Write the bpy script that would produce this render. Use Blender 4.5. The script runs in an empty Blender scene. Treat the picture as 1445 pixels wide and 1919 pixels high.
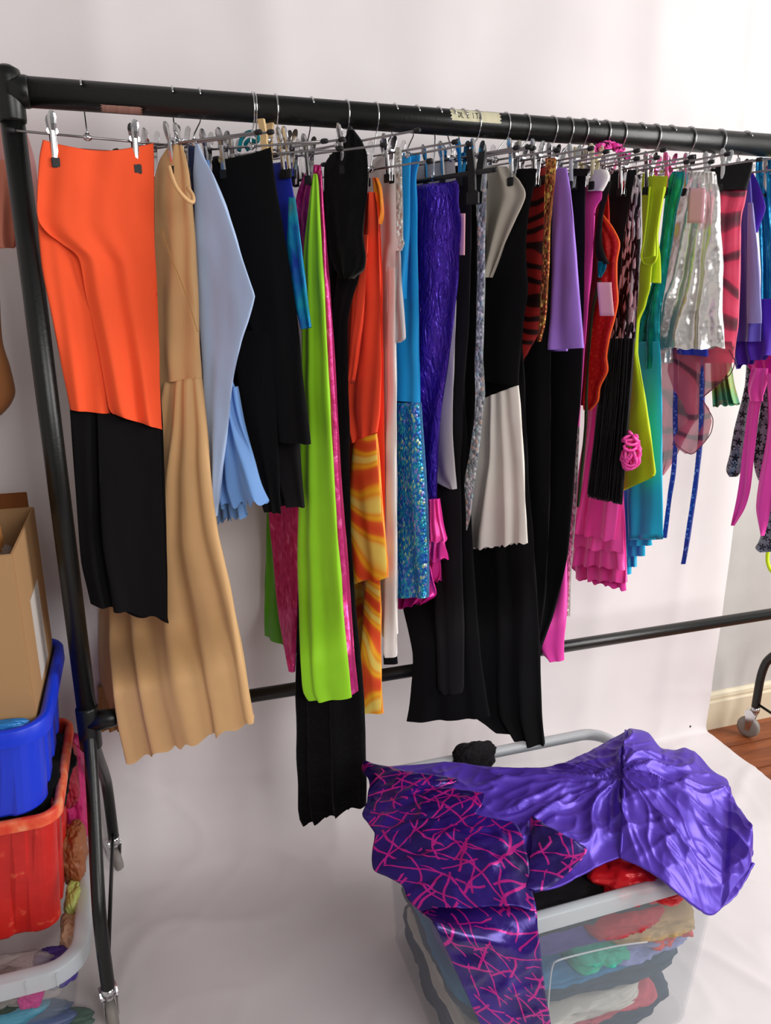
import bpy, bmesh, math, random
from mathutils import Vector, noise, Matrix
random.seed(7)
S = bpy.context.scene
COL = S.collection
PI = math.pi
# ---------------------------------------------------------------- camera
W, H, F = 1445., 1919., 1406.
PITCH, YAW = math.radians(16.3), math.radians(17.9)
CAM = Vector((0, -1.43, 1.37))
fw = Vector((math.sin(YAW)*math.cos(PITCH), math.cos(YAW)*math.cos(PITCH), -math.sin(PITCH)))
rt = Vector((math.cos(YAW), -math.sin(YAW), 0))
up = rt.cross(fw)
cd = bpy.data.cameras.new('camera'); cam = bpy.data.objects.new('camera', cd); COL.objects.link(cam)
cam.matrix_world = Matrix.Translation(CAM) @ Matrix((rt, up, -fw)).transposed().to_4x4()
cd.sensor_fit = 'VERTICAL'; cd.sensor_height = 24; cd.lens = 24*F/H; cd.clip_start = .02
S.camera = cam
# ---------------------------------------------------------------- world, light, exposure
w = bpy.data.worlds.new('world'); S.world = w; w.use_nodes = True
w.node_tree.nodes['Background'].inputs[0].default_value = (1.0, .955, .965, 1)
w.node_tree.nodes['Background'].inputs[1].default_value = .23
def area(name, loc, aim, sx, sy, power, col):
    l = bpy.data.lights.new(name, 'AREA'); l.shape = 'RECTANGLE'; l.size = sx; l.size_y = sy
    l.energy = power; l.color = col
    o = bpy.data.objects.new(name, l); COL.objects.link(o); o.location = loc
    o.rotation_euler = (Vector(aim)-Vector(loc)).to_track_quat('-Z', 'Y').to_euler()
area('window_light', (3.0, -1.2, 1.8), (.5, .1, 1.0), 1.4, 1.7, 72, (1, .985, .96))
area('room_window_light', (1.25, -3.1, 2.1), (.2, 0, 1.0), 1.5, 1.4, 47, (1, .98, .97))
S.view_settings.view_transform = 'Standard'; S.view_settings.look = 'None'
S.view_settings.exposure = 0.0; S.view_settings.gamma = 1; S.view_settings.use_curve_mapping = False

# ---------------------------------------------------------------- helpers
def ray(px, py): return fw + rt*((px-W/2)/F) + up*(-(py-H/2)/F)
def onplane(px, py, p0, n):
    d = ray(px, py); t = (Vector(p0)-CAM).dot(n)/d.dot(n); return CAM + d*t
def onY(px, py, y): return onplane(px, py, (0, y, 0), Vector((0, 1, 0)))
def onZ(px, py, z): return onplane(px, py, (0, 0, z), Vector((0, 0, 1)))
def lin(c):
    if isinstance(c, str): c = [int(c[i:i+2], 16)/255 for i in (0, 2, 4)]
    return tuple((x/12.92 if x <= .04045 else ((x+.055)/1.055)**2.4) for x in c)+(1,)
def tag(o, label=None, cat=None, group=None, kind=None):
    if label: o['label'] = label
    if cat: o['category'] = cat
    if group: o['group'] = group
    if kind: o['kind'] = kind
    return o
def link(name, me, mat, parent=None, smooth=True):
    o = bpy.data.objects.new(name, me); COL.objects.link(o)
    if mat is not None: me.materials.append(mat)
    if smooth:
        for p in me.polygons: p.use_smooth = True
    if parent: o.parent = parent; o.matrix_parent_inverse = Matrix.Translation(-parent.location) if parent.type == 'EMPTY' and parent.get('world') else Matrix()
    return o
def mesh(name, V, Fc, mat, parent=None, smooth=True, uv=None):
    me = bpy.data.meshes.new(name); me.from_pydata([tuple(v) for v in V], [], Fc); me.update()
    if uv:
        l = me.uv_layers.new(name='UVMap')
        for i, lp in enumerate(me.loops): l.data[i].uv = uv[lp.vertex_index]
    return link(name, me, mat, parent, smooth)
def empty(name, loc=(0, 0, 0), rz=0):
    o = bpy.data.objects.new(name, None); COL.objects.link(o); o.empty_display_size = .05
    o.location = loc; o.rotation_euler = (0, 0, rz); return o
def wthing(name, loc, label, cat, group=None):
    """thing whose children are given in world coordinates"""
    o = empty(name, loc); o['world'] = 1; tag(o, label, cat, group); return o
def tube(bm, pts, r, seg=10, cap=True, rs=None):
    pts = [Vector(p) for p in pts]; n = len(pts); rings = []; ref = None
    for i, p in enumerate(pts):
        t = (pts[min(i+1, n-1)]-pts[max(i-1, 0)]).normalized()
        if ref is None: ref = Vector((0, 0, 1)) if abs(t.z) < .9 else Vector((1, 0, 0))
        a = (ref - t*ref.dot(t)).normalized(); ref = a; b = t.cross(a)
        rr = rs[i] if rs else r
        rings.append([bm.verts.new(p+(a*math.cos(2*PI*k/seg)+b*math.sin(2*PI*k/seg))*rr) for k in range(seg)])
    for i in range(n-1):
        for k in range(seg): bm.faces.new((rings[i][k], rings[i][(k+1) % seg], rings[i+1][(k+1) % seg], rings[i+1][k]))
    if cap:
        bm.faces.new(rings[0][::-1]); bm.faces.new(rings[-1])
def box(bm, x0, x1, y0, y1, z0, z1, bev=0):
    r = bmesh.ops.create_cube(bm, size=1)
    for v in r['verts']: v.co = Vector((x0+(x1-x0)*(v.co.x+.5), y0+(y1-y0)*(v.co.y+.5), z0+(z1-z0)*(v.co.z+.5)))
    if bev:
        es = list({e for v in r['verts'] for e in v.link_edges}); bmesh.ops.bevel(bm, geom=es, offset=bev, segments=2, affect='EDGES')
def bobj(name, bm, mat, parent=None, smooth=True):
    bmesh.ops.recalc_face_normals(bm, faces=bm.faces)
    me = bpy.data.meshes.new(name); bm.to_mesh(me); bm.free(); o = link(name, me, mat, parent, smooth); return o
def cr(p0, p1, p2, p3, t):
    return .5*((2*p1)+(p2-p0)*t+(2*p0-5*p1+4*p2-p3)*t*t+(3*p1-p0-3*p2+p3)*t**3)
def spline(P, n, soft=.75):
    """resample list of vectors (tuples) to n points, blend of catmull and linear"""
    P = [Vector(p) for p in P]; m = len(P); out = []
    L = [0]
    for i in range(1, m): L.append(L[-1]+max((P[i]-P[i-1]).length, 1e-6))
    for j in range(n):
        d = L[-1]*j/(n-1); i = 0
        while i < m-2 and d > L[i+1]: i += 1
        t = (d-L[i])/(L[i+1]-L[i]); a = P[max(i-1, 0)]; b = P[min(i+2, m-1)]
        out.append(P[i].lerp(P[i+1], t)*(1-soft)+cr(a, P[i], P[i+1], b, t)*soft)
    return out

# ---------------------------------------------------------------- materials
class NT:
    def __init__(s, name):
        s.m = bpy.data.materials.new(name); s.m.use_nodes = True; s.t = s.m.node_tree
        s.b = s.t.nodes['Principled BSDF']; s.out = s.t.nodes['Material Output']
    def n(s, ty, **kw):
        x = s.t.nodes.new(ty)
        for k, v in kw.items():
            if k.startswith('i_'): x.inputs[k[2:].replace('_', ' ')].default_value = v
            else: setattr(x, k, v)
        return x
    def l(s, a, b): s.t.links.new(a, b)
    def uv(s, sx=1, sy=1, obj=False):
        tc = s.n('ShaderNodeTexCoord'); mp = s.n('ShaderNodeMapping'); mp.inputs['Scale'].default_value = (sx, sy, sx)
        s.l(tc.outputs['Object' if obj else 'UV'], mp.inputs[0]); return mp.outputs[0]
    def noise(s, co, scale, detail=3, dist=0):
        x = s.n('ShaderNodeTexNoise'); x.inputs['Scale'].default_value = scale; x.inputs['Detail'].default_value = detail
        x.inputs['Distortion'].default_value = dist; s.l(co, x.inputs['Vector']); return x.outputs['Fac']
    def ramp(s, fac, stops, const=False):
        x = s.n('ShaderNodeValToRGB'); r = x.color_ramp
        if const: r.interpolation = 'CONSTANT'
        while len(r.elements) < len(stops): r.elements.new(.5)
        for e, (p, c) in zip(r.elements, stops): e.position = p; e.color = lin(c) if isinstance(c, str) else (c, c, c, 1)
        s.l(fac, x.inputs[0]); return x.outputs[0]
    def bump(s, fac, strength=.3, dist=.002):
        x = s.n('ShaderNodeBump'); x.inputs['Strength'].default_value = strength; x.inputs['Distance'].default_value = dist
        s.l(fac, x.inputs['Height']); s.l(x.outputs[0], s.b.inputs['Normal'])
def mat(name, col, rough=.75, metal=0, sheen=0, nz=None, spec=.5, coat=0, obj=True):
    q = NT(name); b = q.b
    b.inputs['Base Color'].default_value = lin(col); b.inputs['Roughness'].default_value = rough
    b.inputs['Metallic'].default_value = metal; b.inputs['Specular IOR Level'].default_value = spec
    if sheen: b.inputs['Sheen Weight'].default_value = sheen; b.inputs['Sheen Roughness'].default_value = .5
    if coat: b.inputs['Coat Weight'].default_value = coat; b.inputs['Coat Roughness'].default_value = .15
    if nz:
        q.bump(q.noise(q.uv(obj=obj), nz[0], 3), nz[1], nz[2] if len(nz) > 2 else .002)
    return q.m
def cloth_mat(name, col, rough=.8, sheen=.15, weave=True, var=.08, spec=.25, metal=0):
    q = NT(name); b = q.b; co = q.uv()
    c = lin(col); f = q.noise(co, 9, 3)
    lo = tuple(x*(1-var*2) for x in c[:3])+(1,); r = q.n('ShaderNodeMix', data_type='RGBA')
    q.l(f, r.inputs[0]); r.inputs[6].default_value = lo; r.inputs[7].default_value = tuple(min(1, x*(1+var)) for x in c[:3])+(1,)
    q.l(r.outputs[2], b.inputs['Base Color']); b.inputs['Roughness'].default_value = rough; b.inputs['Metallic'].default_value = metal
    b.inputs['Sheen Weight'].default_value = sheen; b.inputs['Specular IOR Level'].default_value = spec
    if weave: q.bump(q.noise(co, 900, 2), .12, .001)
    return q.m
def foil(name, stops, scale=60, rough=.28, metal=.6, bump=.5, sx=1, sy=1, dist=0, bs=None):
    """shiny patterned stretch fabric: noise driven colours with a glossy relief"""
    q = NT(name); b = q.b; co = q.uv(sx, sy); f = q.noise(co, scale, 3, dist)
    q.l(q.ramp(f, stops), b.inputs['Base Color']); b.inputs['Roughness'].default_value = rough; b.inputs['Metallic'].default_value = metal
    q.bump(q.noise(co, bs or scale, 2, dist), bump, .0025 if (bs or scale) > 70 else .008)
    return q.m
def cells(name, stops, scale=160, rough=.2, metal=.85, bump=.7, sx=1, sy=1, rnd=1):
    """sequins, scales and mirrors: one colour per cell"""
    q = NT(name); b = q.b; co = q.uv(sx, sy)
    v = q.n('ShaderNodeTexVoronoi'); v.inputs['Scale'].default_value = scale; v.inputs['Randomness'].default_value = rnd; q.l(co, v.inputs['Vector'])
    sp = q.n('ShaderNodeSeparateColor'); q.l(v.outputs['Color'], sp.inputs[0])
    q.l(q.ramp(sp.outputs[0], stops, True), b.inputs['Base Color']); b.inputs['Roughness'].default_value = rough; b.inputs['Metallic'].default_value = metal
    q.bump(v.outputs['Distance'], bump, .004)
    return q.m
def bands(name, stops, scale, dist, dscale, dirn='Y', sx=1, sy=1, rough=.7, metal=0, alpha=1):
    q = NT(name); b = q.b; co = q.uv(sx, sy)
    x = q.n('ShaderNodeTexWave', bands_direction=dirn); x.inputs['Scale'].default_value = scale; x.inputs['Distortion'].default_value = dist
    x.inputs['Detail'].default_value = 1.5; x.inputs['Detail Scale'].default_value = dscale; q.l(co, x.inputs['Vector'])
    q.l(q.ramp(x.outputs['Fac'], stops), b.inputs['Base Color']); b.inputs['Roughness'].default_value = rough; b.inputs['Metallic'].default_value = metal
    b.inputs['Alpha'].default_value = alpha
    return q.m

M = {}
M['black_paint'] = mat('black_paint', '0d0f0e', .36, nz=(180, .25, .001), spec=.45)
M['chrome'] = mat('chrome', 'd6d6d8', .16, 1)
M['black_rubber'] = mat('black_rubber', '121214', .6)
M['bar'] = mat('bar', 'a09c9c', .3, 1)
M['orange'] = cloth_mat('orange', 'ff5a2e', .85, .1)
M['black'] = cloth_mat('black', '0f0e10', .92, .02, spec=.12)
M['black2'] = cloth_mat('black2', '191619', .88, .04, spec=.15)
M['velvet'] = mat('velvet', '09080a', .8, sheen=.08, nz=(26, .7, .01), spec=.08)
M['tan'] = cloth_mat('tan', 'dcae78', .62, .1, spec=.35)
M['gold'] = cloth_mat('gold', 'b98a44', .45, .1, spec=.5)
M['lightblue'] = cloth_mat('lightblue', 'b3c9ec', .6, .2, spec=.35)
M['lightblueshade'] = cloth_mat('lightblueshade', '6f9ddb', .55, .2, spec=.35)  # pale blue with shadow put into the colour, for dress body and skirt
M['navy'] = cloth_mat('navy', '2a3562', .7, .1)
M['royal'] = cloth_mat('royal', '1c2fb4', .45, .1, spec=.5)
M['tealprint'] = foil('tealprint', [(.3, '1a3ea8'), (.45, '0077b4'), (.58, '0aa0b8'), (.7, '3f8f9c'), (.8, '9fb0b4')], 30, .3, .5, .4, 1, .5)
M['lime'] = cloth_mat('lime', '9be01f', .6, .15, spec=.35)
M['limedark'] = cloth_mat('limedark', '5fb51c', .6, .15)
M['pinkfoil'] = foil('pinkfoil', [(.3, 'c81f6e'), (.6, 'e2428f'), (.8, 'ff86c0')], 120, .3, .45, .8, 1, .35, .5)
M['redorange'] = cloth_mat('redorange', 'fb4a2a', .8, .1)
M['flame'] = bands('flame', [(0, 'e84a1a'), (.25, 'ee601a'), (.38, 'ff9410'), (.6, 'ffbc1a'), (.8, 'f89c1a'), (.97, 'f6d460')], 3.0, 14, 1.1, 'Y', 1.3, 1)
M['cream'] = cloth_mat('cream', 'f0e6e0', .7, .1)
M['pearl'] = cells('pearl', [(0, 'f6f2ea'), (.4, 'd9d4cc'), (.7, 'ffffff')], 130, .25, .3, .9)
M['sky'] = cloth_mat('sky', '10a2ea', .6, .1, spec=.35)
M['snake'] = cells('snake', [(0, '1677c4'), (.3, '1f9ac0'), (.5, '2a62c0'), (.68, '4fb0b8'), (.82, '8a8ad8'), (.92, 'b7d8b0')], 190, .25, .45, .5, 1.5, .8)
M['purplefoil'] = foil('purplefoil', [(.3, '3c1fa0'), (.6, '4a24b8'), (.8, '7a4be0')], 26, .25, .45, 1, 1.8, .7, 2.5, 30)
M['magenta'] = mat('magenta', 'd81f8c', .25, .35, nz=(30, .3, .004))
M['magentaruf'] = mat('magentaruf', 'fa3aa6', .3, .25, nz=(30, .3, .004))
M['palegrey'] = cloth_mat('palegrey', 'bdb6b8', .7, .1)
M['sequin'] = cells('sequin', [(0, 'a8b0b2'), (.3, 'd6dadc'), (.5, '8c9698'), (.65, 'f2f4f4'), (.8, 'b4d0d6'), (.92, 'e0c8b8')], 130, .3, .2, .7)
M['stone'] = cloth_mat('stone', 'b9b0a2', .75, .1)
M['ivory'] = cloth_mat('ivory', 'eee6dc', .7, .1)
M['tiger'] = bands('tiger', [(0, '240808'), (.3, '3a0a0a'), (.42, '9c1f1c'), (1, 'a8231e')], 8, 7, 1.2, 'Y', 1, 1.3, .5, .2)
M['goldedge'] = cells('goldedge', [(0, 'c27a4a'), (.5, 'b0563a'), (.8, 'f0c060')], 140, .25, .8, .6)
M['lavender'] = cloth_mat('lavender', 'a87ce0', .75, .1)
M['hotpink'] = cloth_mat('hotpink', 'ff46b4', .55, .1, spec=.4)
M['white'] = cloth_mat('white', 'ebe6e6', .7, .1)
M['whitesequin'] = cells('whitesequin', [(0, 'd8d4c8'), (.5, 'f0eee6'), (.8, 'b8b4a8')], 140, .3, .4, .7)
M['olive'] = cloth_mat('olive', '2c3a1a', .6, .1)
M['scarlet'] = foil('scarlet', [(.3, 'd81a1a'), (.6, 'f02a22'), (.85, 'ff7a4a')], 150, .35, .3, .5)
M['orangetrim'] = cloth_mat('orangetrim', 'ff5a1a', .55, .1)
M['maroon'] = cloth_mat('maroon', '6e0f24', .6, .1)
M['sequinbw'] = cells('sequinbw', [(0, '0a0a0a'), (.42, '2a2a2c'), (.5, 'e8e8e8'), (.68, '0c0c0c'), (.82, 'b4b4b8')], 110, .3, .35, .8, 1.6, .5)
M['fringe'] = mat('fringe', '0c0c0e', .4, spec=.4)
M['pinkmetal'] = mat('pinkmetal', 'ff50b0', .3, .12, nz=(14, .4, .01))
M['yellow'] = cloth_mat('yellow', 'd4ee14', .6, .15, spec=.35)
M['tealfoil'] = foil('tealfoil', [(.3, '00707c'), (.6, '0098a4'), (.8, '40c8d0')], 90, .22, .5, .8, 1, .4)
M['turq'] = cloth_mat('turq', '0abce6', .5, .1, spec=.45)
M['silver'] = mat('silver', 'f5f2ee', .3, .8, nz=(13, .7, .03))
M['whitetrim'] = cloth_mat('whitetrim', 'f0ece8', .5, .1)
M['tagpink'] = mat('tagpink', 'f3b6c2', .8, spec=.2)
M['waist'] = cloth_mat('waist', '101012', .8, .05)
M['pinktiger'] = bands('pinktiger', [(0, '5a1a2c'), (.2, '8a2440'), (.34, 'd8345a'), (1, 'e04468')], 5, 7, 1.2, 'Y', 1, 1, .5, .15)
M['sheer'] = bands('sheer', [(0, '6a2438'), (.14, '9a3a50'), (.24, 'd8566c'), (1, 'e0647a')], 5, 7, 1.4, 'Y', 1, 1, .5, 0, .55)
M['hem'] = cloth_mat('hem', '6a1f3a', .6, .1)
M['bluecord'] = cells('bluecord', [(0, '2a3a9c'), (.5, '34499c'), (.85, '8a9ad8')], 220, .35, .5, .5)
M['rainbow'] = foil('rainbow', [(.3, '9a7a28'), (.45, '5c8a3a'), (.6, '2f8a6a'), (.75, 'b8642c')], 14, .45, .2, .2)
M['purplevelvet'] = cloth_mat('purplevelvet', '4a3aa8', .6, .8)
M['velvetsheen'] = cloth_mat('velvetsheen', '8c88c8', .6, .8)
M['purplecloth'] = cloth_mat('purplecloth', '4c1fb0', .55, .15)
M['bluefoil'] = foil('bluefoil', [(.3, '0474b0'), (.6, '1090c4'), (.8, '70d0e4')], 80, .2, .5, .8, 1, .2)
M['starcloth'] = None
M['neon'] = cloth_mat('neon', 'd8f21a', .5, .1)
M['teal'] = cloth_mat('teal', '0a8c98', .5, .1)
M['whiteplastic'] = mat('whiteplastic', 'dde0e0', .35)
M['woodpeg'] = mat('woodpeg', 'd9b884', .7, nz=(60, .3, .001))
M['ply_red'] = None
# star fabric: grey glitter with small black stars (print)
q = NT('starcloth'); co = q.uv(1, 1)
v = q.n('ShaderNodeTexVoronoi'); v.inputs['Scale'].default_value = 48; v.inputs['Randomness'].default_value = .35; q.l(co, v.inputs['Vector'])
def mth(op, a, b=None):
    x = q.n('ShaderNodeMath', operation=op)
    for i, c in ((0, a), (1, b)):
        if c is None: continue
        if isinstance(c, (int, float)): x.inputs[i].default_value = c
        else: q.l(c, x.inputs[i])
    return x.outputs[0]
df = q.n('ShaderNodeVectorMath', operation='SUBTRACT'); q.l(co, df.inputs[0]); q.l(v.outputs['Position'], df.inputs[1])
sp = q.n('ShaderNodeSeparateXYZ'); q.l(df.outputs[0], sp.inputs[0])
ln = q.n('ShaderNodeVectorMath', operation='LENGTH'); q.l(df.outputs[0], ln.inputs[0])
an = mth('ARCTAN2', sp.outputs[0], sp.outputs[1]); lim = mth('MULTIPLY', mth('ADD', mth('MULTIPLY', mth('COSINE', mth('MULTIPLY', an, 5)), .30), .70), .0105)
st = mth('LESS_THAN', ln.outputs['Value'], lim)
gm = q.n('ShaderNodeMix', data_type='RGBA'); q.l(st, gm.inputs[0]); q.l(q.ramp(q.noise(co, 60, 2), [(.35, '62666e'), (.7, '969ca4')]), gm.inputs[6]); gm.inputs[7].default_value = lin('0c0c10')
q.l(gm.outputs[2], q.b.inputs['Base Color'])
q.b.inputs['Roughness'].default_value = .35; q.b.inputs['Metallic'].default_value = .5; q.bump(q.noise(co, 300, 2), .5, .002); M['starcloth'] = q.m
# purple print with magenta glitter strokes
q = NT('webprint'); co = q.uv(1, 1)
def arcs(cx, cy, sc, sd):
    mp = q.n('ShaderNodeMapping'); mp.inputs['Location'].default_value = (cx, cy, 0); q.l(co, mp.inputs[0])
    x = q.n('ShaderNodeTexWave', wave_type='RINGS', rings_direction='SPHERICAL'); x.inputs['Scale'].default_value = sc; x.inputs['Distortion'].default_value = 1.6
    x.inputs['Detail'].default_value = 1; x.inputs['Detail Scale'].default_value = 2; q.l(mp.outputs[0], x.inputs['Vector'])
    a = q.n('ShaderNodeMath', operation='GREATER_THAN'); q.l(x.outputs['Fac'], a.inputs[0]); a.inputs[1].default_value = .984
    mp2 = q.n('ShaderNodeMapping'); mp2.inputs['Location'].default_value = (sd, sd*1.7, sd); q.l(co, mp2.inputs[0])
    nzz = q.n('ShaderNodeTexNoise'); nzz.inputs['Scale'].default_value = 15; nzz.inputs['Detail'].default_value = 1; q.l(mp2.outputs[0], nzz.inputs['Vector'])
    b_ = q.n('ShaderNodeMath', operation='GREATER_THAN'); q.l(nzz.outputs['Fac'], b_.inputs[0]); b_.inputs[1].default_value = .5
    c_ = q.n('ShaderNodeMath', operation='MULTIPLY'); q.l(a.outputs[0], c_.inputs[0]); q.l(b_.outputs[0], c_.inputs[1])
    return c_.outputs[0]
acc = None
for cx_, cy_, sc, sd in ((-.5, .2, 7, 1.3), (.1, -.6, 8, 4.1), (.35, .4, 6.5, 7.7), (-.1, .5, 8, 9.2), (-.9, -.4, 7, 12.1), (.6, -.1, 7.5, 15.3)):
    s_ = arcs(cx_, cy_, sc, sd)
    if acc is None: acc = s_
    else:
        mx = q.n('ShaderNodeMath', operation='MAXIMUM'); q.l(acc, mx.inputs[0]); q.l(s_, mx.inputs[1]); acc = mx.outputs[0]
def colmix(fac, a, b):
    r = q.n('ShaderNodeMix', data_type='RGBA'); q.l(fac, r.inputs[0])
    for i, c in ((6, a), (7, b)):
        if isinstance(c, str): r.inputs[i].default_value = lin(c)
        else: q.l(c, r.inputs[i])
    return r.outputs[2]
base = q.ramp(q.noise(co, 7, 2), [(.35, '1e0c50'), (.65, '361a88')])
q.l(colmix(acc, base, 'b81c84'), q.b.inputs['Base Color'])
q.b.inputs['Roughness'].default_value = .3; q.b.inputs['Metallic'].default_value = .35; q.bump(q.noise(co, 22, 3, .5), .35, .008); M['webprint'] = q.m
M['satin'] = mat('satin', '5a3cba', .40, .3, nz=(40, .2, .003), obj=False)
M['redsatin'] = mat('redsatin', 'e01c24', .35, .1)
def plastic(name, col, a=.35, rough=.25):
    q = NT(name); q.b.inputs['Base Color'].default_value = lin(col); q.b.inputs['Roughness'].default_value = rough
    q.b.inputs['Alpha'].default_value = a; return q.m
M['clear'] = plastic('clear', 'b4bec2', .15)
M['clearrim'] = plastic('clearrim', 'd4dade', .62, .3)
M['film'] = plastic('film', 'c8c0bc', .35, .12)
M['bluecrate'] = mat('bluecrate', '1038d8', .4, nz=(20, .1, .003))
q = NT('redcrate'); co = q.uv(obj=True); f = q.noise(co, 38, 5)
q.l(q.ramp(f, [(.3, 'c41c16'), (.62, 'd0221a'), (.70, 'e0563c'), (.78, 'd62a1e')]), q.b.inputs['Base Color']); q.b.inputs['Roughness'].default_value = .45; M['redcrate'] = q.m
q = NT('redrim'); co = q.uv(obj=True); f = q.noise(co, 30, 4)
q.l(q.ramp(f, [(.35, 'd83820'), (.5, 'e8603a'), (.68, 'f09a70')]), q.b.inputs['Base Color']); q.b.inputs['Roughness'].default_value = .5; M['redrim'] = q.m
M['card'] = mat('card', 'b08a62', .9, nz=(60, .15, .002), spec=.1)
M['cardin'] = mat('cardin', '7c4a28', .9, spec=.1)
M['paper'] = mat('paper', 'c9c2bb', .8)

# ================================================================ setting
def structure(o): o['kind'] = 'structure'; return o
WY = .31
q = NT('greywall'); f = q.noise(q.uv(obj=True), 5, 4); q.l(q.ramp(f, [(.3, 'b9b6b2'), (.7, 'c6c3c0')]), q.b.inputs['Base Color'])
q.b.inputs['Roughness'].default_value = .85; q.bump(q.noise(q.uv(obj=True), 140, 3), .1, .002)
bm = bmesh.new(); box(bm, -1.6, 3.6, WY, WY+.1, -.02, 2.9); structure(bobj('wall_back', bm, q.m, smooth=False))
bm = bmesh.new(); box(bm, -1.06, -.96, -2.2, WY+.1, -.02, 2.9); structure(bobj('shade_wall_left', bm, q.m, smooth=False))  # unseen wall, added to block light and darken the left side
# floor boards
q = NT('boards'); co = q.uv(.6, 6, True); f = q.noise(co, 4, 6, .6); q.l(q.ramp(f, [(.25, '5c2c14'), (.5, '94502a'), (.75, 'a8633a')]), q.b.inputs['Base Color'])
q.b.inputs['Roughness'].default_value = .5; q.bump(f, .2, .002)
fl = bmesh.new(); box(fl, -1.7, 3.6, -3.6, WY+.1, -.03, -.006); fo = structure(bobj('floor', fl, mat('subfloor', '3a1e10', .8), smooth=False))
bl = None
for k in range(34):
    y = WY - .115*(k+1)
    if y < -1.7: break
    if bl is None:
        bm = bmesh.new(); box(bm, 0, 2.1, 0, .112, -.012, 0, .0015); bl = bobj('floorboard', bm, q.m, fo, False); o = bl
    else:
        o = bl.copy(); COL.objects.link(o)
    o.location = (1.5-.13*(k % 3), y, 0)
# baseboard
prof = [(0, 0), (-.018, 0), (-.018, .098), (-.015, .103), (-.012, .104), (-.014, .112), (-.011, .122), (-.004, .128), (0, .13)]
V = []; Fc = []
for x in (-.96, 3.6):
    for dy, z in prof: V.append((x, WY+dy, z))
n = len(prof)
for i in range(n-1): Fc.append((i, i+1, n+i+1, n+i))
structure(mesh('baseboard_back', V, Fc, mat('skirting', 'ddd0b4', .4), smooth=False))

# backdrop sheet (cloth hung in front of the wall and rolled out over the floor)
q = NT('backdrop'); co = q.uv(obj=True); f = q.noise(co, 3, 3)
q.l(q.ramp(f, [(.3, 'e2dbdc'), (.7, 'ebe5e5')]), q.b.inputs['Base Color']); q.b.inputs['Roughness'].default_value = .85
q.b.inputs['Specular IOR Level'].default_value = .2
q.bump(q.noise(co, 500, 2), .08, .001)
def backdrop_pt(x, d):
    """d: distance along the sheet from the top (z=2.75) to the floor front"""
    k_ = min(1, max(0, (x-.2)/.9)); top, R = 2.75, .16-.135*k_*k_*(3-2*k_); y0 = WY-.022
    dl = top-R; arc = R*PI/2
    if d < dl: y, z, ny, nz = y0, top-d, -1, 0
    elif d < dl+arc:
        a = (d-dl)/R; y = y0-R+R*math.cos(a); z = R-R*math.sin(a); ny, nz = -math.cos(a), math.sin(a)
    else: y, z, ny, nz = y0-R-(d-dl-arc), .0, 0, 1
    hang = 1 if d < dl else max(0, 1-(d-dl)/.25)
    off = .004*math.sin(x*7+.5*math.sin(d*2))*hang + .0025*math.sin(x*19+1+d)*hang
    off += .0035*math.tanh((x-.735)/.004)*hang*min(1, max(0, (d-2.0)/.4))
    for (fx, fs) in ((.28, .05), (1.2, .04), (1.48, .03), (-.05, .04)): off += .004*math.exp(-((x-fx-.03*math.sin(d*1.5))/fs)**2)*hang
    p = Vector((x*1.6, d*1.1, 3)); fl_ = 0 if d < dl else 1; off += (.006-.003*fl_)*noise.noise(p*1.6)+(.002-.001*fl_)*noise.noise(p*6)
    if d > dl-.3:
        k = min(1, (d-dl+.3)/.4); r = 1-abs(noise.noise(Vector((x*3.1, d*2.7, 9))))*2; off += k*.006*max(0, r)**8
        r = 1-abs(noise.noise(Vector((x*6.1+3, d*5.7, 2))))*2; off += k*.0025*max(0, r)**10
    off = max(off, -.006) + .006
    return Vector((x, y+ny*off, z+nz*off+.002))
V = []; Fc = []; nx, nd = 230, 330
for i in range(nx+1):
    x = -.93+2.575*i/nx
    for j in range(nd+1):
        xx = x+(.004*math.sin(j*.05) if i == nx else 0)
        V.append(backdrop_pt(xx, 4.3*j/nd))
for i in range(nx):
    for j in range(nd):
        a = i*(nd+1)+j; Fc.append((a, a+1, a+nd+2, a+nd+1))
bd = mesh('backdrop_sheet', V, Fc, q.m)
tag(bd, 'white cloth backdrop hung on the wall behind the rack and spread over the floor', 'backdrop')
bm = bmesh.new(); p = onY(1293, 1361, WY-.03); bmesh.ops.create_uvsphere(bm, u_segments=10, v_segments=6, radius=.0042); bmesh.ops.translate(bm, vec=p, verts=bm.verts)
tag(bobj('pushpin', bm, M['black_rubber']), 'small black pin at the bottom corner of the white backdrop', 'pin')

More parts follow.
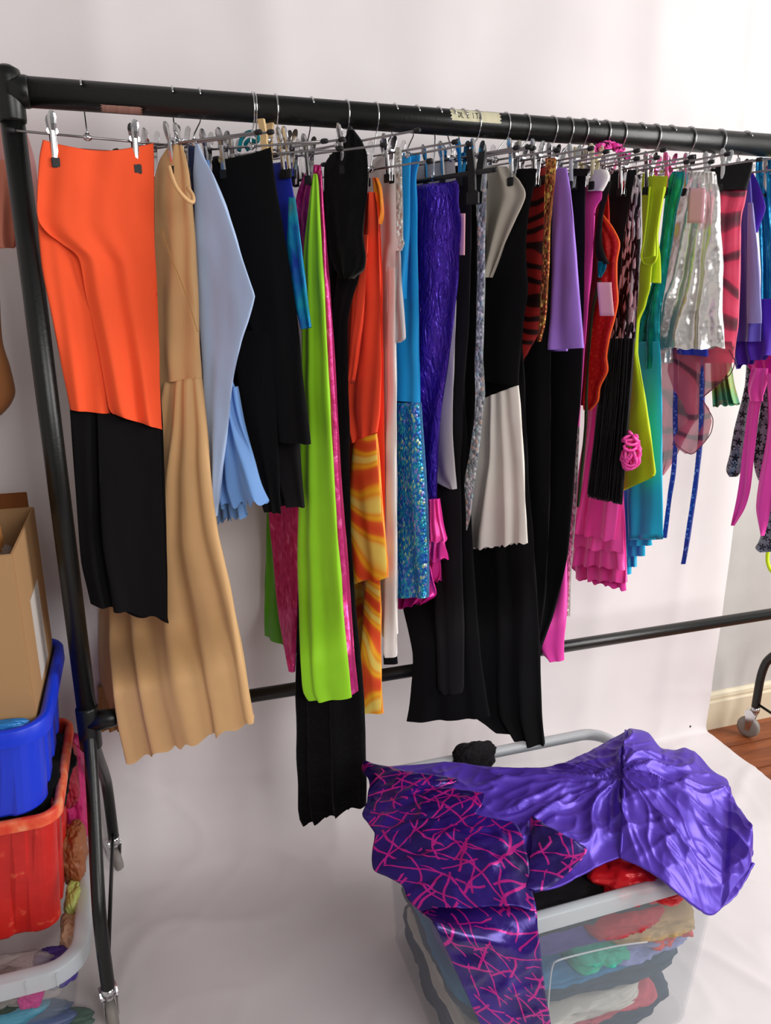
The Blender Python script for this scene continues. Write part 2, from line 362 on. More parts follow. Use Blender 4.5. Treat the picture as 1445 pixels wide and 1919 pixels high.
# ================================================================ garment rack
ZT, ZL, XL, XR = 1.6735, .553, -.158, 1.762
rack = wthing('garment_rack', (XL, 0, 0), 'black steel tube clothes rail on casters carrying all the hanging clothes', 'clothes rack')
bm = bmesh.new(); tube(bm, [(XL, 0, ZT), (XR, 0, ZT)], .0225, 28); top_rail = bobj('top_rail', bm, M['black_paint'], rack)
bm = bmesh.new(); tube(bm, [(XL, 0, ZL), (XR, 0, ZL)], .0145, 20); bobj('lower_rail', bm, M['black_paint'], rack)
def caster(x, y, ang):
    bm = bmesh.new()
    tube(bm, [(x, y, .135), (x, y, .085)], .0085, 12)
    c, s = math.cos(ang), math.sin(ang); wx, wy = x-s*.012, y+c*.012
    for sd in (-1, 1):
        ox, oy = c*.013*sd, s*.013*sd
        pts = [(wx+ox-s*.012, wy+oy+c*.012, .088), (wx+ox+s*.02, wy+oy-c*.02, .088), (wx+ox+s*.006, wy+oy-c*.006, .028), (wx+ox-s*.006, wy+oy+c*.006, .028)]
        vs = [bm.verts.new(p) for p in pts]; vs2 = [bm.verts.new((p[0]+c*.002, p[1]+s*.002, p[2])) for p in pts]
        bm.faces.new(vs); bm.faces.new(vs2[::-1])
        for k in range(4): bm.faces.new((vs[k], vs[(k+1) % 4], vs2[(k+1) % 4], vs2[k]))
    tube(bm, [(wx-c*.016, wy-s*.016, .088), (wx+c*.016, wy+s*.016, .088)], .014, 10)
    cs = bobj('caster', bm, M['chrome'], rack, False)
    bm = bmesh.new(); rs = [.026, .033, .035, .033, .026]
    tube(bm, [Vector((wx+c*t, wy+s*t, .036)) for t in (-.010, -.008, 0, .008, .010)], .035, 26, True, rs)
    wl = bobj('wheel', bm, mat('wheelgrey', '8d8781', .5), None); wl.parent = cs
    return cs
for x, sx in ((XL, 1), (XR, -1)):
    bm = bmesh.new(); tube(bm, [(x, 0, .50), (x, 0, ZT+.012)], .0185, 24); bobj('upright', bm, M['black_paint'], rack)
    bm = bmesh.new()   # elbow fitting at the top
    tube(bm, [(x, 0, ZT-.045), (x, 0, ZT-.041), (x, 0, ZT+.018), (x, 0, ZT+.030), (x, 0, ZT+.036)], .024, 24, True, [.0205, .0215, .0225, .019, .008])
    tube(bm, [(x, 0, ZT), (x+sx*.026, 0, ZT), (x+sx*.030, 0, ZT)], .0238, 24, True, [.024, .024, .0228]); bobj('corner_fitting', bm, M['black_paint'], rack)
    bm = bmesh.new()   # tee fitting
    tube(bm, [(x, 0, ZL+.035), (x, 0, ZL+.03), (x, 0, ZL-.055), (x, 0, ZL-.06)], .022, 24, True, [.019, .0215, .0215, .019])
    tube(bm, [(x, 0, ZL), (x+sx*.05, 0, ZL), (x+sx*.055, 0, ZL)], .018, 20, True, [.022, .018, .0155]); bobj('tee_fitting', bm, M['black_paint'], rack)
    for sy in (-1, 1):
        bm = bmesh.new()
        P = spline([(x, sy*.006, .53), (x, sy*.03, .49), (x, sy*.10, .40), (x, sy*.165, .325), (x, sy*.20, .275), (x, sy*.212, .22), (x, sy*.214, .15), (x, sy*.214, .105)], 30)
        tube(bm, P, .0125, 16); bobj('leg', bm, M['black_paint'], rack)
        bm = bmesh.new(); tube(bm, [(x, sy*.214, .112), (x, sy*.214, .096)], .0135, 16); bobj('ferrule', bm, M['chrome'], rack)
        caster(x, sy*.214, .5 if sy > 0 else .25)
    bm = bmesh.new(); tube(bm, [(x, -.213, .125), (x, .213, .125)], .0042, 8); bobj('brace_rod', bm, M['black_paint'], rack)
# tape labels stuck round the top rail
def tape(px0, px1, a0, a1, col, name='tape_label'):
    X0 = onY(px0, 225, -.022).x; X1 = onY(px1, 232, -.022).x; V = []; Fc = []; nu, nv = 24, 10
    for j in range(nv+1):
        a = math.radians(a0+(a1-a0)*j/nv)
        for i in range(nu+1):
            u = i/nu; e = (.0022*math.sin(j*2.3) if i in (0, nu) else 0); r = .0231+(.0006 if i % 7 == 3 else 0)
            V.append((X0+(X1-X0)*u+e, -r*math.cos(a), ZT+r*math.sin(a)))
    for j in range(nv):
        for i in range(nu): k = j*(nu+1)+i; Fc.append((k, k+1, k+nu+2, k+nu+1))
    o = mesh(name, V, Fc, mat(name+col, col, .7), top_rail, True); o.parent = rack; o.matrix_parent_inverse = Matrix.Translation(-rack.location); return o, X0, X1
t1, tx0, tx1 = tape(846, 938, -2, 58, 'cdc7a8'); t1['label'] = 'cream paper tape label with handwritten capitals'
t2, _, _ = tape(192, 268, -78, -38, '9c7468'); t2['label'] = 'blank reddish brown tape'
# handwriting on the tape: strokes of each letter
bm = bmesh.new()
LET = {'D': [[(0, 0), (0, 1)], [(0, 1), (.6, .75), (.6, .25), (0, 0)]], 'L': [[(0, 1), (0, 0), (.5, 0)]], 'E': [[(.5, 1), (0, 1), (0, 0), (.5, 0)], [(0, .5), (.4, .5)]],
       'I': [[(.2, 0), (.2, 1)]], 'T': [[(0, 1), (.7, 1)], [(.35, 1), (.35, 0)]], 'A': [[(0, 0), (.3, 1), (.6, 0)], [(.12, .4), (.48, .4)]]}
cx = tx0+.014
for ch in 'DL E ITA':
    if ch == ' ': cx += .004; continue
    for st in LET[ch]:
        pts = []
        for (a, b) in st:
            an = math.radians(12+b*26); pts.append((cx+a*.0068, -.0236*math.cos(an), ZT+.0236*math.sin(an)))
        tube(bm, pts, .00075, 5)
    cx += .0068
lt = bobj('lettering', bm, mat('ink', '3c3830', .8)); lt.parent = t1

# ================================================================ hangers
def clip_meshes():
    bm = bmesh.new()
    prof = [(-.046, .0035, .0050), (-.032, .0045, .0050), (-.010, .0070, .0046), (.004, .0085, .0044), (.014, .0115, .0062), (.022, .0135, .0068), (.028, .0148, .0052), (.031, .0154, .0022)]
    for sd in (-1, 1):
        rows = []
        for z, o, hw in prof:
            rows.append([bm.verts.new((xx, sd*(o+dd), z)) for xx, dd in ((-hw, 0), (-hw*.45, .0016), (hw*.45, .0016), (hw, 0), (hw, -.001), (-hw, -.001))])
        for a, b in zip(rows, rows[1:]):
            for k in range(6): bm.faces.new((a[k], a[(k+1) % 6], b[(k+1) % 6], b[k]))
        bm.faces.new(rows[0]); bm.faces.new(rows[-1])
    tube(bm, [(0, -.009, .002), (0, .009, .002)], .0026, 8)
    tube(bm, [(-.0045, -.004, .004), (-.0045, .004, .004)], .0046, 10); tube(bm, [(.0045, -.004, .004), (.0045, .004, .004)], .0046, 10)
    bmesh.ops.recalc_face_normals(bm, faces=bm.faces); cm = bpy.data.meshes.new('clip'); bm.to_mesh(cm); bm.free(); cm.materials.append(M['chrome'])
    bm = bmesh.new()
    for sd in (-1, 1):
        a, b = sorted((sd*.0042, sd*.0082)); box(bm, -.0068, .0068, a, b, -.0500, -.0350, .0012)
    pm = bpy.data.meshes.new('pad'); bm.to_mesh(pm); bm.free(); pm.materials.append(M['black_rubber'])
    return cm, pm
CLIP, PAD = clip_meshes()
EM = {}
HR = random.Random(11)
CLIPCOL = {'blue-tinted': mat('clipblue', '2f86b8', .2, .9), 'pink-tinted': mat('clippink', 'f07ab0', .25, .8), 'grey plastic': mat('clipgrey', 'c6caca', .4), 'cream plastic': mat('clipcream', 'e6dcb8', .4)}
def hanger(X0, th, label, clips, near=.17, far=.17, Y0=0, bz=1.612, front=True, dark=False, group='chrome clip hangers on the top rail', hookx=None):
    """th in degrees from the rail; clips: list of s (metres from the hook) or pixel x values > 3"""
    near += HR.uniform(-.03, .01); far += HR.uniform(-.02, .01)
    t = Vector((math.cos(math.radians(th)), -math.sin(math.radians(th)), 0)); n = Vector((-t.y, t.x, 0))
    co, tz = TOP.get(round(X0, 4), (0, bz-.036)); co = max(co, -.03)
    bz = min(1.612, tz+.033) if bz == 1.612 else bz
    ow = n*co
    root = empty('clip_hanger', (X0+ow.x, Y0+ow.y, bz), math.atan2(t.y, t.x)); tag(root, label, 'hanger', group)
    metal = M['black_rubber'] if dark else M['bar']
    bm = bmesh.new(); tube(bm, [(-far, 0, 0), (near, 0, 0)], .0045 if dark else .0019, 8); bobj('bar', bm, metal, root)
    # hook, built in the rail's cross plane, expressed in the hanger's frame
    R = root.rotation_euler.to_matrix().transposed(); sg = 1 if front else -1
    hr = .0245; zc = ZT-bz; P = []
    P.append(Vector((0, 0, -.002))); P.append(Vector((0, 0, min(.012, zc-hr-.006))))
    P.append(Vector((0, -sg*.012, zc-hr*.98)))
    for a in (-42, -25, 0, 30, 60, 90, 115, 140): P.append(Vector((0, -sg*hr*math.cos(math.radians(a)), zc+hr*math.sin(math.radians(a)))))
    P.append(Vector((0, sg*(hr*.86+.001), zc+hr*.42)))
    P = [R @ (p-Vector((0, Y0, 0))-ow if i > 1 else p) for i, p in enumerate(P)]
    bm = bmesh.new(); tube(bm, spline(P, 34), .0014, 7); tube(bm, [(0, 0, -.005), (0, 0, .006)], .0042, 8); tube(bm, [(-.006, 0, 0), (.006, 0, 0)], .004, 8); bobj('hook', bm, M['chrome'], root)
    for s in (near, -far):
        if 'cap' not in EM:
            bm = bmesh.new(); tube(bm, [(-.005, 0, 0), (-.003, 0, 0), (.003, 0, 0), (.0065, 0, 0), (.008, 0, 0)], .004, 10, True, [.0028, .0042, .0042, .0035, .0012]); o = bobj('end_cap', bm, M['black_rubber'], root); EM['cap'] = o.data
        else: o = bpy.data.objects.new('end_cap', EM['cap']); COL.objects.link(o); o.parent = root
        o.location = (s, 0, 0); o.rotation_euler = (0, 0, 0 if s > 0 else PI)
    for c in clips:
        if c > 3:
            p = onplane(c, 285, (X0, Y0, 0), n); c = (p-Vector((X0, Y0, 0))).dot(t)
        k = bpy.data.objects.new('clip', CLIP); COL.objects.link(k); k.parent = root; k.location = (c, 0, 0)
        for word, cm in CLIPCOL.items():
            if word in label:
                k.material_slots[0].link = 'OBJECT'; k.material_slots[0].material = cm
        k2 = bpy.data.objects.new('pad', PAD); COL.objects.link(k2); k2.parent = k
    return root

# ================================================================ garments
TOP = {}
def cloth(name, m, X0, th, rows, parent=None, Y0=0, off=0, t0=.003, t1=.018, w=.28, nf=4, fa=.006, fp=1.3, hem=.0, hf=8, seed=0, nu=56, nv=64,
          soft=.8, wr=.003, top_sag=0, ft=0, ws=1.0, tube_=True, drift=.6, ymax=.2, tp=.6, clear=True):
    """hanging cloth: a flattened tube in the vertical plane through (X0,Y0) turned by th.
    rows: (y,xl,xr) or (yl,xl,yr,xr): outline points seen at that spot; xl None -> width w."""
    a = math.radians(th); t = Vector((math.cos(a), -math.sin(a), 0)); n = Vector((math.sin(a), math.cos(a), 0)); p0 = Vector((X0, Y0, 0))+n*off
    ctl = []
    for r in rows:
        if len(r) == 3: yl, xl, yr, xr = r[0], r[1], r[0], r[2]
        else: yl, xl, yr, xr = r
        pr = onplane(xr, yr, p0, n); sr = (pr-p0).dot(t); zr = pr.z
        if xl is None: sl = max(sr-w, -(ymax-Y0)/max(.2, math.sin(a))); zl = zr
        else:
            pl = onplane(xl, yl, p0, n); sl = (pl-p0).dot(t); zl = pl.z
            lim = -(ymax-Y0)/max(.05, math.sin(a))
            if math.sin(a) > .3 and sl < lim: sl = lim
        ctl.append((sl, zl, sr, zr))
    if min(r[1] if r[1] else r[0] for r in [(q_[0], q_[0]) for q_ in rows]) < 350:
        e_ = TOP.get(round(X0, 4)); 
        if e_ is None or off < e_[0]: TOP[round(X0, 4)] = (off, ctl[0][3])
    A = spline([(c[0], c[1], 0) for c in ctl], nv+1, soft); B = spline([(c[2], c[3], 0) for c in ctl], nv+1, soft)
    V = []; UV = []; Fc = []; rnd = random.Random(seed); ph = [rnd.random()*6.28 for _ in range(6)]
    L = 2*nu if tube_ else nu+1
    for j in range(nv+1):
        v = j/nv; sl, zl = A[j][0], A[j][1]; sr, zr = B[j][0], B[j][1]
        h = t0+(t1-t0)*v**tp
        for k in range(L):
            if tube_:
                u = (1-math.cos(2*PI*k/L))/2*.35+.65*(k/nu if k <= nu else 2-k/nu); side = -1 if k <= nu else 1
                if k in (0, nu): side = 0
                prof = math.sqrt(max(0, 1-(2*u-1)**4))
            else: u = k/nu; side = 0; prof = 0
            s = sl+(sr-sl)*u; z = zl+(zr-zl)*u
            uu = u+drift*.05*math.sin(3*v+ph[3])+(.55/max(nf, 1))*noise.noise(Vector((u*nf*.55+seed*1.37, v*1.1, seed*.77))); amp = fa*(ft+(1-ft)*v**fp)*(.75+.7*noise.noise(Vector((u*nf*.7+seed*2.1, v*1.3, 4.4))))
            fo = amp*(math.sin(2*PI*nf*uu+ph[0]+.8*math.sin(2.2*v+ph[2]))+.28*math.sin(2*PI*nf*1.73*uu+ph[1]))
            wn = wr*noise.noise(Vector((s*14*ws+seed, z*9*ws, side*.7+seed*.3)))+wr*.5*noise.noise(Vector((s*34*ws+seed, z*16*ws, side*.7))); wn *= min(1, .25+v*6)
            z2 = z-top_sag*math.sin(PI*u)*(1-v)**6 + hem*math.sin(2*PI*hf*u+ph[4])*v**10
            P = p0+t*s+n*(side*h*prof*.5+fo+wn); P.z = z2; UV.append((s+side*.37, z2))
            q0 = CAM.z+(z2-CAM.z)/(P.y-CAM.y)*1.43
            if clear and q0 < .76 and P.y > -.14:      # hems hang in front of the lower rail
                wq = min(1, (.76-q0)/.16); wq = wq*wq*(3-2*wq); yn = -.14+(P.y+.14)*.34
                yt = P.y+(yn-P.y)*wq; P = CAM+(P-CAM)*((yt-CAM.y)/(P.y-CAM.y))
            V.append(tuple(P))
    for j in range(nv):
        for k in range(L if tube_ else L-1):
            k2 = (k+1) % L; a_ = j*L+k; b_ = j*L+k2; Fc.append((a_, b_, b_+L, a_+L))
    if tube_: Fc.append(tuple(range(L-1, -1, -1)))
    o = mesh(name, V, Fc, M[m], parent, True, UV)
    if not tube_:
        md = o.modifiers.new('s', 'SOLIDIFY'); md.thickness = .0012
    return o
def garment(name, X0, th, label, cat, Z=0.9):
    return wthing(name, (X0, 0, Z), label, cat)
def card_tag(x0, y0, x1, y1, X0, th, parent, off=-.012, x2=None, m='tagpink', name='price_tag'):
    rows = [(y0, x0, x1), ((y0+y1)/2, x0+(x2 or 0)/2, x1+(x2 or 0)/2), (y1, x0+(x2 or 0), x1+(x2 or 0))]
    return cloth(name, m, X0, th, rows, parent, off=off, tube_=False, nu=6, nv=6, fa=0, wr=.0015)
# --- orange trousers over black trousers, hanger turned to face the room
g = garment('orange_trousers', -.05, 0, 'bright orange stretch trousers with a straight waistband, first garment beside the upright', 'trousers', 1.3)
cloth('left_leg', 'orange', -.05, -12, [(300, 76, 170), (400, 70, 180), (500, 78, 190), (600, 98, 200), (700, 118, 207), (768, 132, 775, 208)], g, .002, .003, t0=.003, t1=.016, nf=2, fa=.005, seed=1, wr=.005)
cloth('front_body', 'orange', -.05, -12, [(262, 80, 268, 288), (300, 73, 289), (400, 69, 290), (432, 84, 290), (458, 118, 290), (485, 148, 291), (560, 163, 294), (650, 183, 298), (760, 203, 790, 304), (776, 212, 806, 306)], g, -.004, -.006, t0=.004, t1=.016, nf=2.3, fa=.006, ft=.3, seed=2, wr=.008, ws=.7, top_sag=.014, nv=100)
hanger(-.05, -12, 'chrome clip hanger carrying the orange trousers', [101, 252], near=.155, far=.115, Y0=0, front=False)
g = garment('black_trousers', -.05, 0, 'plain black trousers showing below the hem of the orange pair', 'trousers', 1.1)
cloth('trouser_body', 'black', -.05, -12, [(300, 95, 280), (500, 100, 284), (700, 125, 298), (800, 133, 306), (950, 144, 311), (1050, 152, 313), (1100, 163, 1155, 314), (1130, 170, 1165, 316)], g, .0, .012, t1=.012, nf=3, fa=.006, seed=3, hem=.004, hf=2)
cloth('inner_leg', 'black', -.05, -12, [(770, 182, 796, 300), (1000, 190, 306), (1100, 205, 310), (1143, 212, 1160, 312)], g, .0, -.001, t1=.012, nf=1.5, fa=.004, seed=5, hem=.003, hf=2)

# --- tan dress
g = garment('tan_dress', .075, 48, 'tan satin sleeveless dress with a long pleated flared skirt', 'dress', .9)
B0 = .09
cloth('bodice', 'tan', B0, 48, [(272, 318, 342), (300, 300, 350), (330, 292, 356), (400, 280, 362), (500, 275, 368), (600, 276, 372), (720, 290, 708, 378)], g, t0=.006, t1=.03, nf=2, fa=.006, ft=.4, seed=6, wr=.004)
cloth('skirt', 'tan', B0, 48, [(722, 288, 705, 377), (800, 270, 388), (900, 240, 397), (1000, 222, 410), (1100, 212, 435), (1200, 214, 455), (1300, 220, 471), (1380, 230, 1345, 479), (1424, 238, 1350, 481)], g, t0=.03, t1=.05, nf=4.5, fa=.016, fp=.8, ft=.15, hem=.005, hf=8, seed=7, nu=110, wr=.002, soft=.5, ymax=.27)
cloth('back_panel', 'tan', B0-.012, 48, [(900, 210, 300), (1050, 196, 300), (1150, 184, 300), (1250, 177, 300), (1330, 172, 300), (1345, 176, 300)], g, off=.02, t1=.02, nf=2, fa=.008, seed=8, ymax=.275, clear=False)
cloth('lining', 'gold', B0-.012, 48, [(1285, 176, 240), (1310, 174, 240), (1340, 184, 240), (1366, 200, 240)], g, off=.012, t1=.02, nf=3, fa=.010, seed=9, ymax=.275, clear=False)
bm = bmesh.new(); tube(bm, spline([onY(x, y, yy) for x, y, yy in ((317, 312, -.075), (322, 330, -.085), (330, 350, -.09), (342, 366, -.09), (354, 377, -.085), (362, 378, -.08), (361, 366, -.07), (352, 352, -.06))], 30), .0035, 8)
bobj('shoulder_strap', bm, M['tan'], g)
bm = bmesh.new(); a_ = math.radians(48); tube(bm, spline([onplane(x, y, Vector((B0, 0, 0))-Vector((math.sin(a_), math.cos(a_), 0))*.019, Vector((math.sin(a_), math.cos(a_), 0))) for x, y in ((303, 430), (318, 475), (340, 530), (358, 580), (370, 622))], 24), .0009, 5)
bobj('seam', bm, M['gold'], g)
hanger(B0, 48, 'chrome clip hanger carrying the tan dress', [325, 262], near=.17, far=.15, front=False)

# --- light blue dress with a long pointed sleeve
g = garment('light_blue_dress', .115, 50, 'pale blue stretch dress with a long pointed sleeve and frilled hem', 'dress', 1.1)
X0 = .134
cloth('lining', 'navy', X0-.012, 50, [(272, 350, 372), (400, 352, 372), (600, 358, 385), (900, 372, 398), (955, 384, 402)], g, off=.01, t1=.008, nf=2, fa=.003, seed=10)
cloth('bodice', 'lightblueshade', X0, 50, [(300, 366, 392), (400, 366, 405), (550, 372, 425), (700, 380, 432), (740, 384, 446)], g, off=.014, t0=.006, t1=.012, nf=2, fa=.003, seed=11)
cloth('skirt', 'lightblueshade', X0, 50, [(725, 384, 445), (800, 388, 457), (860, 392, 470), (915, 396, 487), (948, 405, 940, 497)], g, off=.014, t0=.02, t1=.028, nf=4, fa=.012, ft=.3, hem=.006, hf=7, seed=12, nu=90)
cloth('underskirt', 'lightblueshade', X0, 50, [(800, 395, 440), (900, 402, 452), (978, 408, 966, 462)], g, off=.05, t1=.012, nf=4, fa=.006, hem=.005, hf=5, seed=13)
cloth('sleeve', 'lightblue', X0, 50, [(268, 366, 370), (300, 364, 385), (325, 362, 399), (390, 365, 425), (470, 369, 450), (530, 371, 470), (556, 372, 478), (600, 374, 466), (640, 377, 452), (720, 381, 435), (800, 388, 427), (880, 395, 416), (967, 402, 407)], g, off=-.018, t0=.004, t1=.010, nf=1, fa=.003, seed=14, wr=.004, soft=.35, nv=90)
hanger(X0, 50, 'chrome clip hanger carrying the pale blue dress', [358, 300], near=.175, far=.15, front=False)

# --- black jumpsuit held by a wooden peg
g = garment('black_jumpsuit', .215, 38, 'charcoal black jumpsuit with a small eyelet at the waistband, pegged with wood', 'jumpsuit', 1.1)
X0 = .222
cloth('front_panel', 'black', X0, 38, [(302, 396, 276, 508), (340, 404, 516), (420, 430, 530), (500, 450, 543), (600, 470, 558), (700, 490, 569), (780, 502, 578), (826, 508, 832, 583)], g, off=-.01, t0=.005, t1=.02, nf=1.5, fa=.006, seed=15, wr=.004, top_sag=.004)
cloth('back_panel', 'black2', X0, 38, [(300, 385, 295, 490), (400, 385, 500), (600, 395, 525), (700, 400, 545), (800, 430, 560), (900, 485, 568), (945, 508, 950, 573)], g, off=.018, t1=.02, nf=2.5, fa=.008, seed=16)
cloth('inner_leg', 'black', X0, 38, [(620, 440, 510), (800, 455, 520), (900, 478, 525), (957, 496, 962, 528)], g, off=-.016, t1=.014, nf=2, fa=.006, seed=17)
p = onplane(415, 300, Vector((X0, 0, 0))-Vector((.6157, .788, 0))*.016, Vector((.6157, .788, 0)))
bm = bmesh.new(); tube(bm, [p+Vector((.788*math.cos(k*PI/8), -.6157*math.cos(k*PI/8), math.sin(k*PI/8)))*.005 for k in range(17)], .0014, 6, False); bobj('eyelet', bm, mat('brass', 'b8a878', .35, .8), g)
hanger(X0, 38, 'chrome clip hanger carrying the black jumpsuit, behind the wooden peg', [395, 425], near=.16, far=.09)
hanger(X0+.004, 41, 'second chrome clip hanger sharing the hook place of the black jumpsuit', [440], near=.165, far=.08, bz=1.600, Y0=.0)
# wooden peg
def peg(px, py, X0, th, ln=.072):
    a = math.radians(th); t = Vector((math.cos(a), -math.sin(a), 0)); n = Vector((math.sin(a), math.cos(a), 0))
    p = onplane(px, py, Vector((X0, 0, 0)), n)
    r = empty('clothes_peg', p, math.atan2(t.y, t.x)); tag(r, 'pale wooden spring peg gripping the black jumpsuit waistband', 'peg')
    for sd in (-1, 1):
        bm = bmesh.new(); P = [(-.5, .0015), (-.2, .0028), (.05, .006), (.12, .0045), (.5, .0135)]
        for (z0, o0), (z1, o1) in zip(P, P[1:]): pass
        rows = []
        for z, o_ in P:
            rows.append([bm.verts.new((x, sd*(o_+d), z*ln)) for x, d in ((-.0058, 0), (.0058, 0), (.0058, .0065), (-.0058, .0065))])
        for A, B in zip(rows, rows[1:]):
            for k in range(4): bm.faces.new((A[k], A[(k+1) % 4], B[(k+1) % 4], B[k]))
        bm.faces.new(rows[0]); bm.faces.new(rows[-1]); bobj('jaw', bm, M['woodpeg'], r, False)
    bm = bmesh.new(); tube(bm, [(-.0075, 0, .006), (.0075, 0, .006)], .0042, 10); tube(bm, [(-.006, -.013, .012), (-.006, 0, .010), (.006, 0, .010), (.006, .013, .012)], .0008, 5); bobj('spring', bm, M['chrome'], r)
peg(500, 270, X0, 38)

# --- blue top
X0 = .262
g = garment('glitter_blouse', X0, 55, 'royal blue top with teal and silver glitter print tucked behind the black jumpsuit', 'blouse', 1.35)
cloth('front', 'royal', X0, 55, [(302, None, 541), (350, None, 549), (400, None, 556), (500, None, 566), (590, None, 576)], g, w=.2, off=.004, t1=.02, nf=2, fa=.004, seed=18)
cloth('printed_side', 'tealprint', X0, 55, [(370, 541, 553), (420, 541, 560), (480, 541, 567), (550, 551, 575), (617, 566, 613, 584)], g, off=-.014, t1=.01, nf=1, fa=.003, seed=19)
hanger(X0, 55, 'chrome clip hanger carrying the royal blue top', [530, 541], near=.17, far=.17)

# --- lime and pink dress
X0 = .325
g = garment('lime_pink_dress', X0, 52, 'lime green flared dress with glossy pink side stripe', 'dress', 1.0)
cloth('shoulder', 'pinkfoil', X0, 52, [(309, 584, 602), (330, 572, 603), (360, 560, 604), (400, 555, 607), (480, 562, 611), (600, 575, 618)], g, off=.006, t0=.006, t1=.02, nf=2, fa=.006, ft=.5, seed=20)
cloth('front_panel', 'lime', X0, 52, [(326, 588, 595), (345, 584, 598), (400, 577, 601), (460, 570, 604), (540, 567, 609), (615, 566, 613), (700, 566, 617), (800, 564, 623), (900, 562, 628), (1000, 560, 634), (1100, 561, 642), (1200, 564, 650), (1290, 569, 658), (1312, 580, 1306, 660)], g, off=-.016, t0=.004, t1=.024, nf=1.6, fa=.007, ft=.3, seed=21, wr=.003, nv=90)
cloth('side_stripe', 'pinkfoil', X0, 52, [(320, 596, 603), (400, 598, 608), (500, 600, 615), (600, 604, 622), (700, 608, 628), (800, 612, 633), (900, 617, 638), (1000, 623, 645), (1100, 630, 652), (1200, 640, 659), (1303, 651, 1298, 667)], g, off=.001, t0=.004, t1=.03, nf=1, fa=.002, seed=22, nv=90)
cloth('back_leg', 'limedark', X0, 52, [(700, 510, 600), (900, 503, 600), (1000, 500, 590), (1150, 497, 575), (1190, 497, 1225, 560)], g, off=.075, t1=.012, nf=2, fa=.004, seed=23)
cloth('back_stripe', 'pinkfoil', X0, 52, [(700, 505, 580), (900, 503, 570), (960, 505, 562), (1050, 512, 560), (1150, 522, 558), (1220, 534, 556), (1258, 542, 554)], g, off=.055, t1=.010, nf=1, fa=.003, seed=24)
hanger(X0, 52, 'chrome clip hanger carrying the lime and pink dress', [590, 560], near=.19, far=.17, front=False)

# --- black velvet dress
X0 = .388
g = garment('black_velvet_dress', X0, 60, 'long black velvet dress with a deep scooped side, skirt ending below the lower rail', 'dress', .9)
cloth('skirt', 'velvet', X0, 60, [(290, 618, 640), (400, 600, 668), (500, 600, 676), (600, 598, 652), (800, 590, 655), (1000, 575, 658), (1150, 562, 670), (1300, 555, 684), (1420, 558, 687), (1520, 562, 1470, 688), (1545, 572, 1505, 688)], g, off=.004, t0=.004, t1=.04, nf=3.5, fa=.010, ft=.2, hem=.006, hf=3, seed=25, ymax=.24, nu=80)
cloth('bodice', 'velvet', X0, 60, [(243, 655, 663), (262, 645, 678), (285, 628, 690), (310, 612, 692), (360, 610, 690), (400, 612, 683), (440, 616, 681), (480, 622, 688), (505, 630, 683), (522, 645, 662)], g, off=-.022, t0=.006, t1=.012, nf=2, fa=.004, ft=.4, seed=26, soft=.6, wr=.005)
hanger(X0, 60, 'chrome clip hanger carrying the black velvet dress', [662, 575], near=.185, far=.19, bz=1.622)

# --- orange dress with flame print skirt
X0 = .442
g = garment('flame_dress', X0, 62, 'coral orange dress with swirled orange and yellow print flared hems', 'dress', 1.0)
cloth('bodice', 'redorange', X0, 62, [(360, 690, 703), (400, 680, 709), (500, 668, 713), (600, 660, 715), (700, 652, 716), (770, 652, 714), (830, 664, 810, 708)], g, off=-.018, t1=.014, nf=2, fa=.006, ft=.6, seed=27)
cloth('sleeve', 'redorange', X0, 62, [(365, None, 711), (500, None, 716), (650, None, 718), (800, None, 720), (1000, None, 722), (1080, None, 722)], g, w=.14, off=.004, t1=.012, nf=2, fa=.004, seed=28)
cloth('hanging_tie', 'redorange', X0, 62, [(440, 676, 690), (600, 664, 680), (710, 653, 664), (716, 655, 662)], g, off=-.038, t1=.010, nf=1, fa=.001, seed=29)
cloth('printed_sleeve', 'flame', X0, 62, [(826, 663, 812, 706), (870, 660, 711), (950, 655, 717), (1020, 652, 723), (1060, 650, 727), (1092, 650, 1084, 728)], g, off=-.018, t0=.012, t1=.022, nf=1.5, fa=.005, hem=.003, hf=2, seed=30)
cloth('printed_leg', 'flame', X0, 62, [(1000, 690, 709), (1095, 684, 712), (1200, 678, 713), (1280, 670, 716), (1325, 666, 718), (1336, 674, 719)], g, off=-.004, t1=.018, nf=1, fa=.004, seed=31)
cloth('inner_leg', 'flame', X0, 62, [(1000, 655, 700), (1150, 655, 700), (1300, 660, 695), (1310, 664, 690)], g, off=.03, t1=.012, nf=2, fa=.006, seed=32)
M['amber'] = foil('amber', [(.35, 'f4622a'), (.55, 'fb9c1c'), (.8, 'fbb52a')], 20, .6, 0, .1)
cloth('strap_loop', 'amber', X0, 62, [(333, 699, 708), (350, 700, 715), (372, 702, 718), (395, 704, 719), (410, 706, 717), (420, 708, 713)], g, off=-.010, t0=.008, t1=.008, nf=1.5, fa=.003, ft=.6, seed=133)
hanger(X0, 62, 'chrome clip hanger carrying the flame print dress, half hidden by velvet', [690, 640], near=.13, far=.18, bz=1.585)

